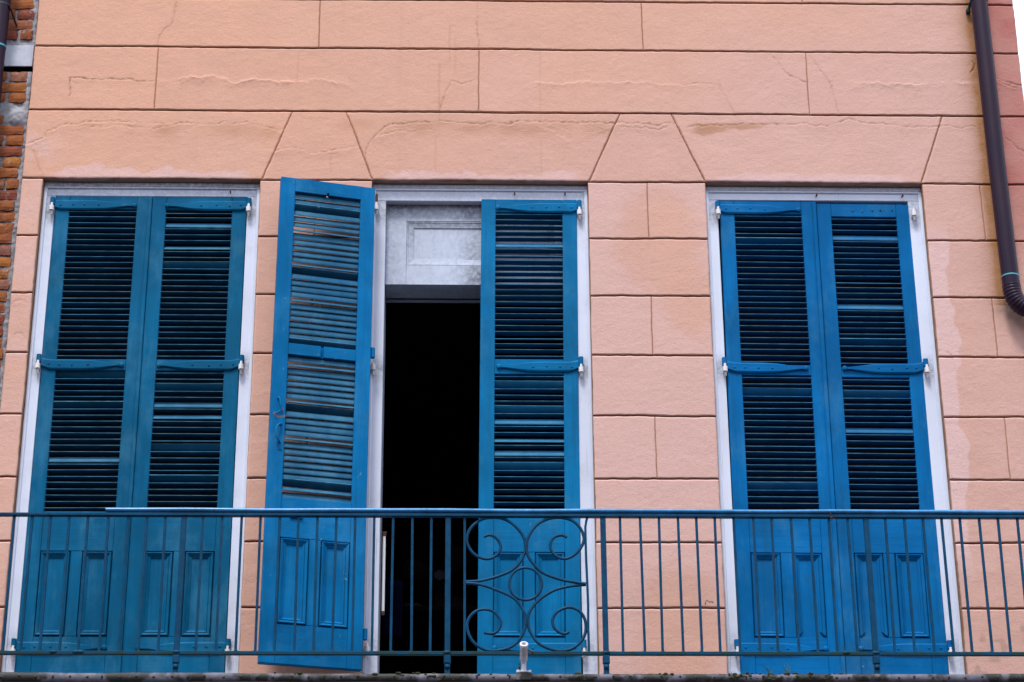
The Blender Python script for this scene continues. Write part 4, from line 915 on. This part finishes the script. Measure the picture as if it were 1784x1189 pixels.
def brick_mesh(w, h, seed):
    rnd = random.Random(seed); m = MB(); nx, nz = 6, 3
    vs = []; idx = {}
    ys = []
    for j in range(nz+1):
        for i in range(nx+1):
            ex = (i in (0, nx)); ez = (j in (0, nz))
            x = -w/2+w*i/nx+rnd.uniform(-.0025, .0025); z = -h/2+h*j/nz+rnd.uniform(-.0035, .0035)*(1 if ez else .4)
            if ex and ez and rnd.random() < .5: x *= .96; z *= .88
            y = rnd.uniform(-.0018, .0018)+(.004 if ex or ez else 0)
            vs.append((x, y, z))
    nb = len(vs); vs += [(x*1.0, .03, z) for x, y, z in vs]
    f = [(j*(nx+1)+i, j*(nx+1)+i+1, (j+1)*(nx+1)+i+1, (j+1)*(nx+1)+i) for j in range(nz) for i in range(nx)]
    ring = list(range(nx+1))+[j*(nx+1)+nx for j in range(1, nz+1)]+[nz*(nx+1)+i for i in range(nx-1, -1, -1)]+[j*(nx+1) for j in range(nz-1, 0, -1)]
    f += [(ring[k], ring[k]+nb, ring[(k+1)%len(ring)]+nb, ring[(k+1)%len(ring)]) for k in range(len(ring))]
    m.add(vs, f); return m
BR_ME = {}
for kind, w in (('s', .200), ('h', .098), ('c', .066)):
    for k in range(4): BR_ME[kind, k] = brick_mesh(w, .0585, hash((w, k)) & 0xffff).mesh('brick', MAT['brick'])
z = 1.62; c = 0
rb = random.Random(5); stuffm = MB()
SEEN = 0
while z < 4.95:
    if 3.608 < z < 3.84: z += .0685; c += 1; continue
    x = XW-.012-rb.uniform(0, .016); first = True
    while x > -3.72:
        if c % 2 == 0: kind, w = ('s', .200)
        else: kind, w = (('c', .066) if first and rb.random() < .35 else ('h', .098))
        cx = x-w/2
        if not (3.285 < z < 3.41 and cx > -2.86 and first):
            if cx > -3.15 and z < 4.35:
                o = link('brick', BR_ME[kind, rb.randrange(4)], bw, (cx-BO.x, .026+rb.uniform(-.004, .004)-BO.y, z-BO.z)); o.rotation_euler = (0, rad(rb.uniform(-1.2, 1.2)), rad(rb.uniform(-1.5, 1.5)))
            else:
                stuffm.box(cx-w/2-BO.x, cx+w/2-BO.x, .027-BO.y, .07-BO.y, z-.027-BO.z, z+.027-BO.z, c=.004)
        x -= w+rb.uniform(.011, .019); first = False
    z += .0685; c += 1
zz_ = 1.55
while zz_ > -.5:
    x = -2.73
    while x > -3.7: stuffm.box(x-.2-BO.x, x-BO.x, .03-BO.y, .07-BO.y, zz_-.027-BO.z, zz_+.027-BO.z, c=.004); x -= .213
    zz_ -= .0685
o = stuffm.build('distant_bricks', MAT['brick'], bw); o['kind'] = 'stuff'
m = MB(); m.box(-3.7, -2.702, .030, .054, 3.673, 3.812, c=.003); wpart('lintel', m, 'concrete')
m = MB(); m.box(-3.7, -2.7025, .032, .16, 3.668, 3.6725); wpart('shade_slab', m, 'cage')  # black slab added as painted shade under the lintel

# ------------------------------------------------------------------ inside the open doorway
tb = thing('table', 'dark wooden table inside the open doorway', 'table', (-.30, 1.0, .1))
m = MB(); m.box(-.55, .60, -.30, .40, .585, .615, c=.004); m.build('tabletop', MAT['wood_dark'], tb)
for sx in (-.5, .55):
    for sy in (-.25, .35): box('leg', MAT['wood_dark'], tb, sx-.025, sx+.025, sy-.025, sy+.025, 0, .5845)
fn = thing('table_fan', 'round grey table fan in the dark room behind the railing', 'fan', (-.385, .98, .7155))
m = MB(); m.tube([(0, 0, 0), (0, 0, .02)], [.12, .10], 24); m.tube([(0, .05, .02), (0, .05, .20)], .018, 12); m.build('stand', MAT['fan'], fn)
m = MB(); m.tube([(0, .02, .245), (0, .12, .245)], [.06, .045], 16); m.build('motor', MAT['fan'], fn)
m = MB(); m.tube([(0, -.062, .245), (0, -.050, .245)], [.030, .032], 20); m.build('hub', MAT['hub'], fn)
for a0 in (155, 35, 275):
    m = MB(); vs = []
    for i in range(9):
        u = i/8; r = .035+.185*u; wd = rad(22+34*math.sin(u*2.6)); a = rad(a0)+.35*u
        for s_ in (-1, 0, 1): vs.append((math.cos(a+s_*wd*.5)*r, -.004+s_*.022*(1-.3*u), .245+math.sin(a+s_*wd*.5)*r))
    m.add(vs, [(3*i+k, 3*i+k+1, 3*i+4+k, 3*i+3+k) for i in range(8) for k in (0, 1)], True); b_o = m.build('fan_blade', MAT['fan'], fn)
    md = b_o.modifiers.new('thickness', 'SOLIDIFY'); md.thickness = .003
m = MB()
for r in (.06, .235): m.tube([(r*math.cos(t), -.055+(.02 if r > .2 else 0), .245+r*math.sin(t)) for t in [2*math.pi*q/40 for q in range(40)]], .003, 5, closed=True)
for q in range(48):
    t = 2*math.pi*q/48; m.tube([(.034*math.cos(t), -.058, .245+.034*math.sin(t)), (.15*math.cos(t), -.060, .245+.15*math.sin(t)), (.235*math.cos(t), -.035, .245+.235*math.sin(t))], .0012, 4)
m.build('cage', MAT['cage'], fn)
m = MB(); rnd = random.Random(3)
for i in range(9):
    a = i/8*math.pi; m.tube([(math.cos(a)*.05, .02*rnd.random(), .002), (math.cos(a)*.04+rnd.uniform(-.01, .01), 0, .05+rnd.uniform(0, .02)), (rnd.uniform(-.02, .02), .0, .07)], [.014, .012, .006], 6)
pb = m.build('crumpled_bag', MAT['paper']); pb.location = (-.53, .90, .7155); pb['label'] = 'crumpled pale paper bag lying on the dark table below the fan'; pb['category'] = 'bag'
m = MB(); nn_ = 14
vs = []
for j in range(9):
    for i in range(nn_+1):
        u = i/nn_; vs.append((u*.11, .012*math.sin(u*14+j*.2), -.04*j+.01*math.sin(u*5)))
m.add(vs, [(j*(nn_+1)+i, j*(nn_+1)+i+1, (j+1)*(nn_+1)+i+1, (j+1)*(nn_+1)+i) for j in range(8) for i in range(nn_)], True)
cb = m.build('cloth', MAT['navy']); cb.location = (-.69, .60, .83); cb['label'] = 'dark navy cloth hanging inside the open doorway by the white rod'; cb['category'] = 'cloth'
md = cb.modifiers.new('thickness', 'SOLIDIFY'); md.thickness = .004
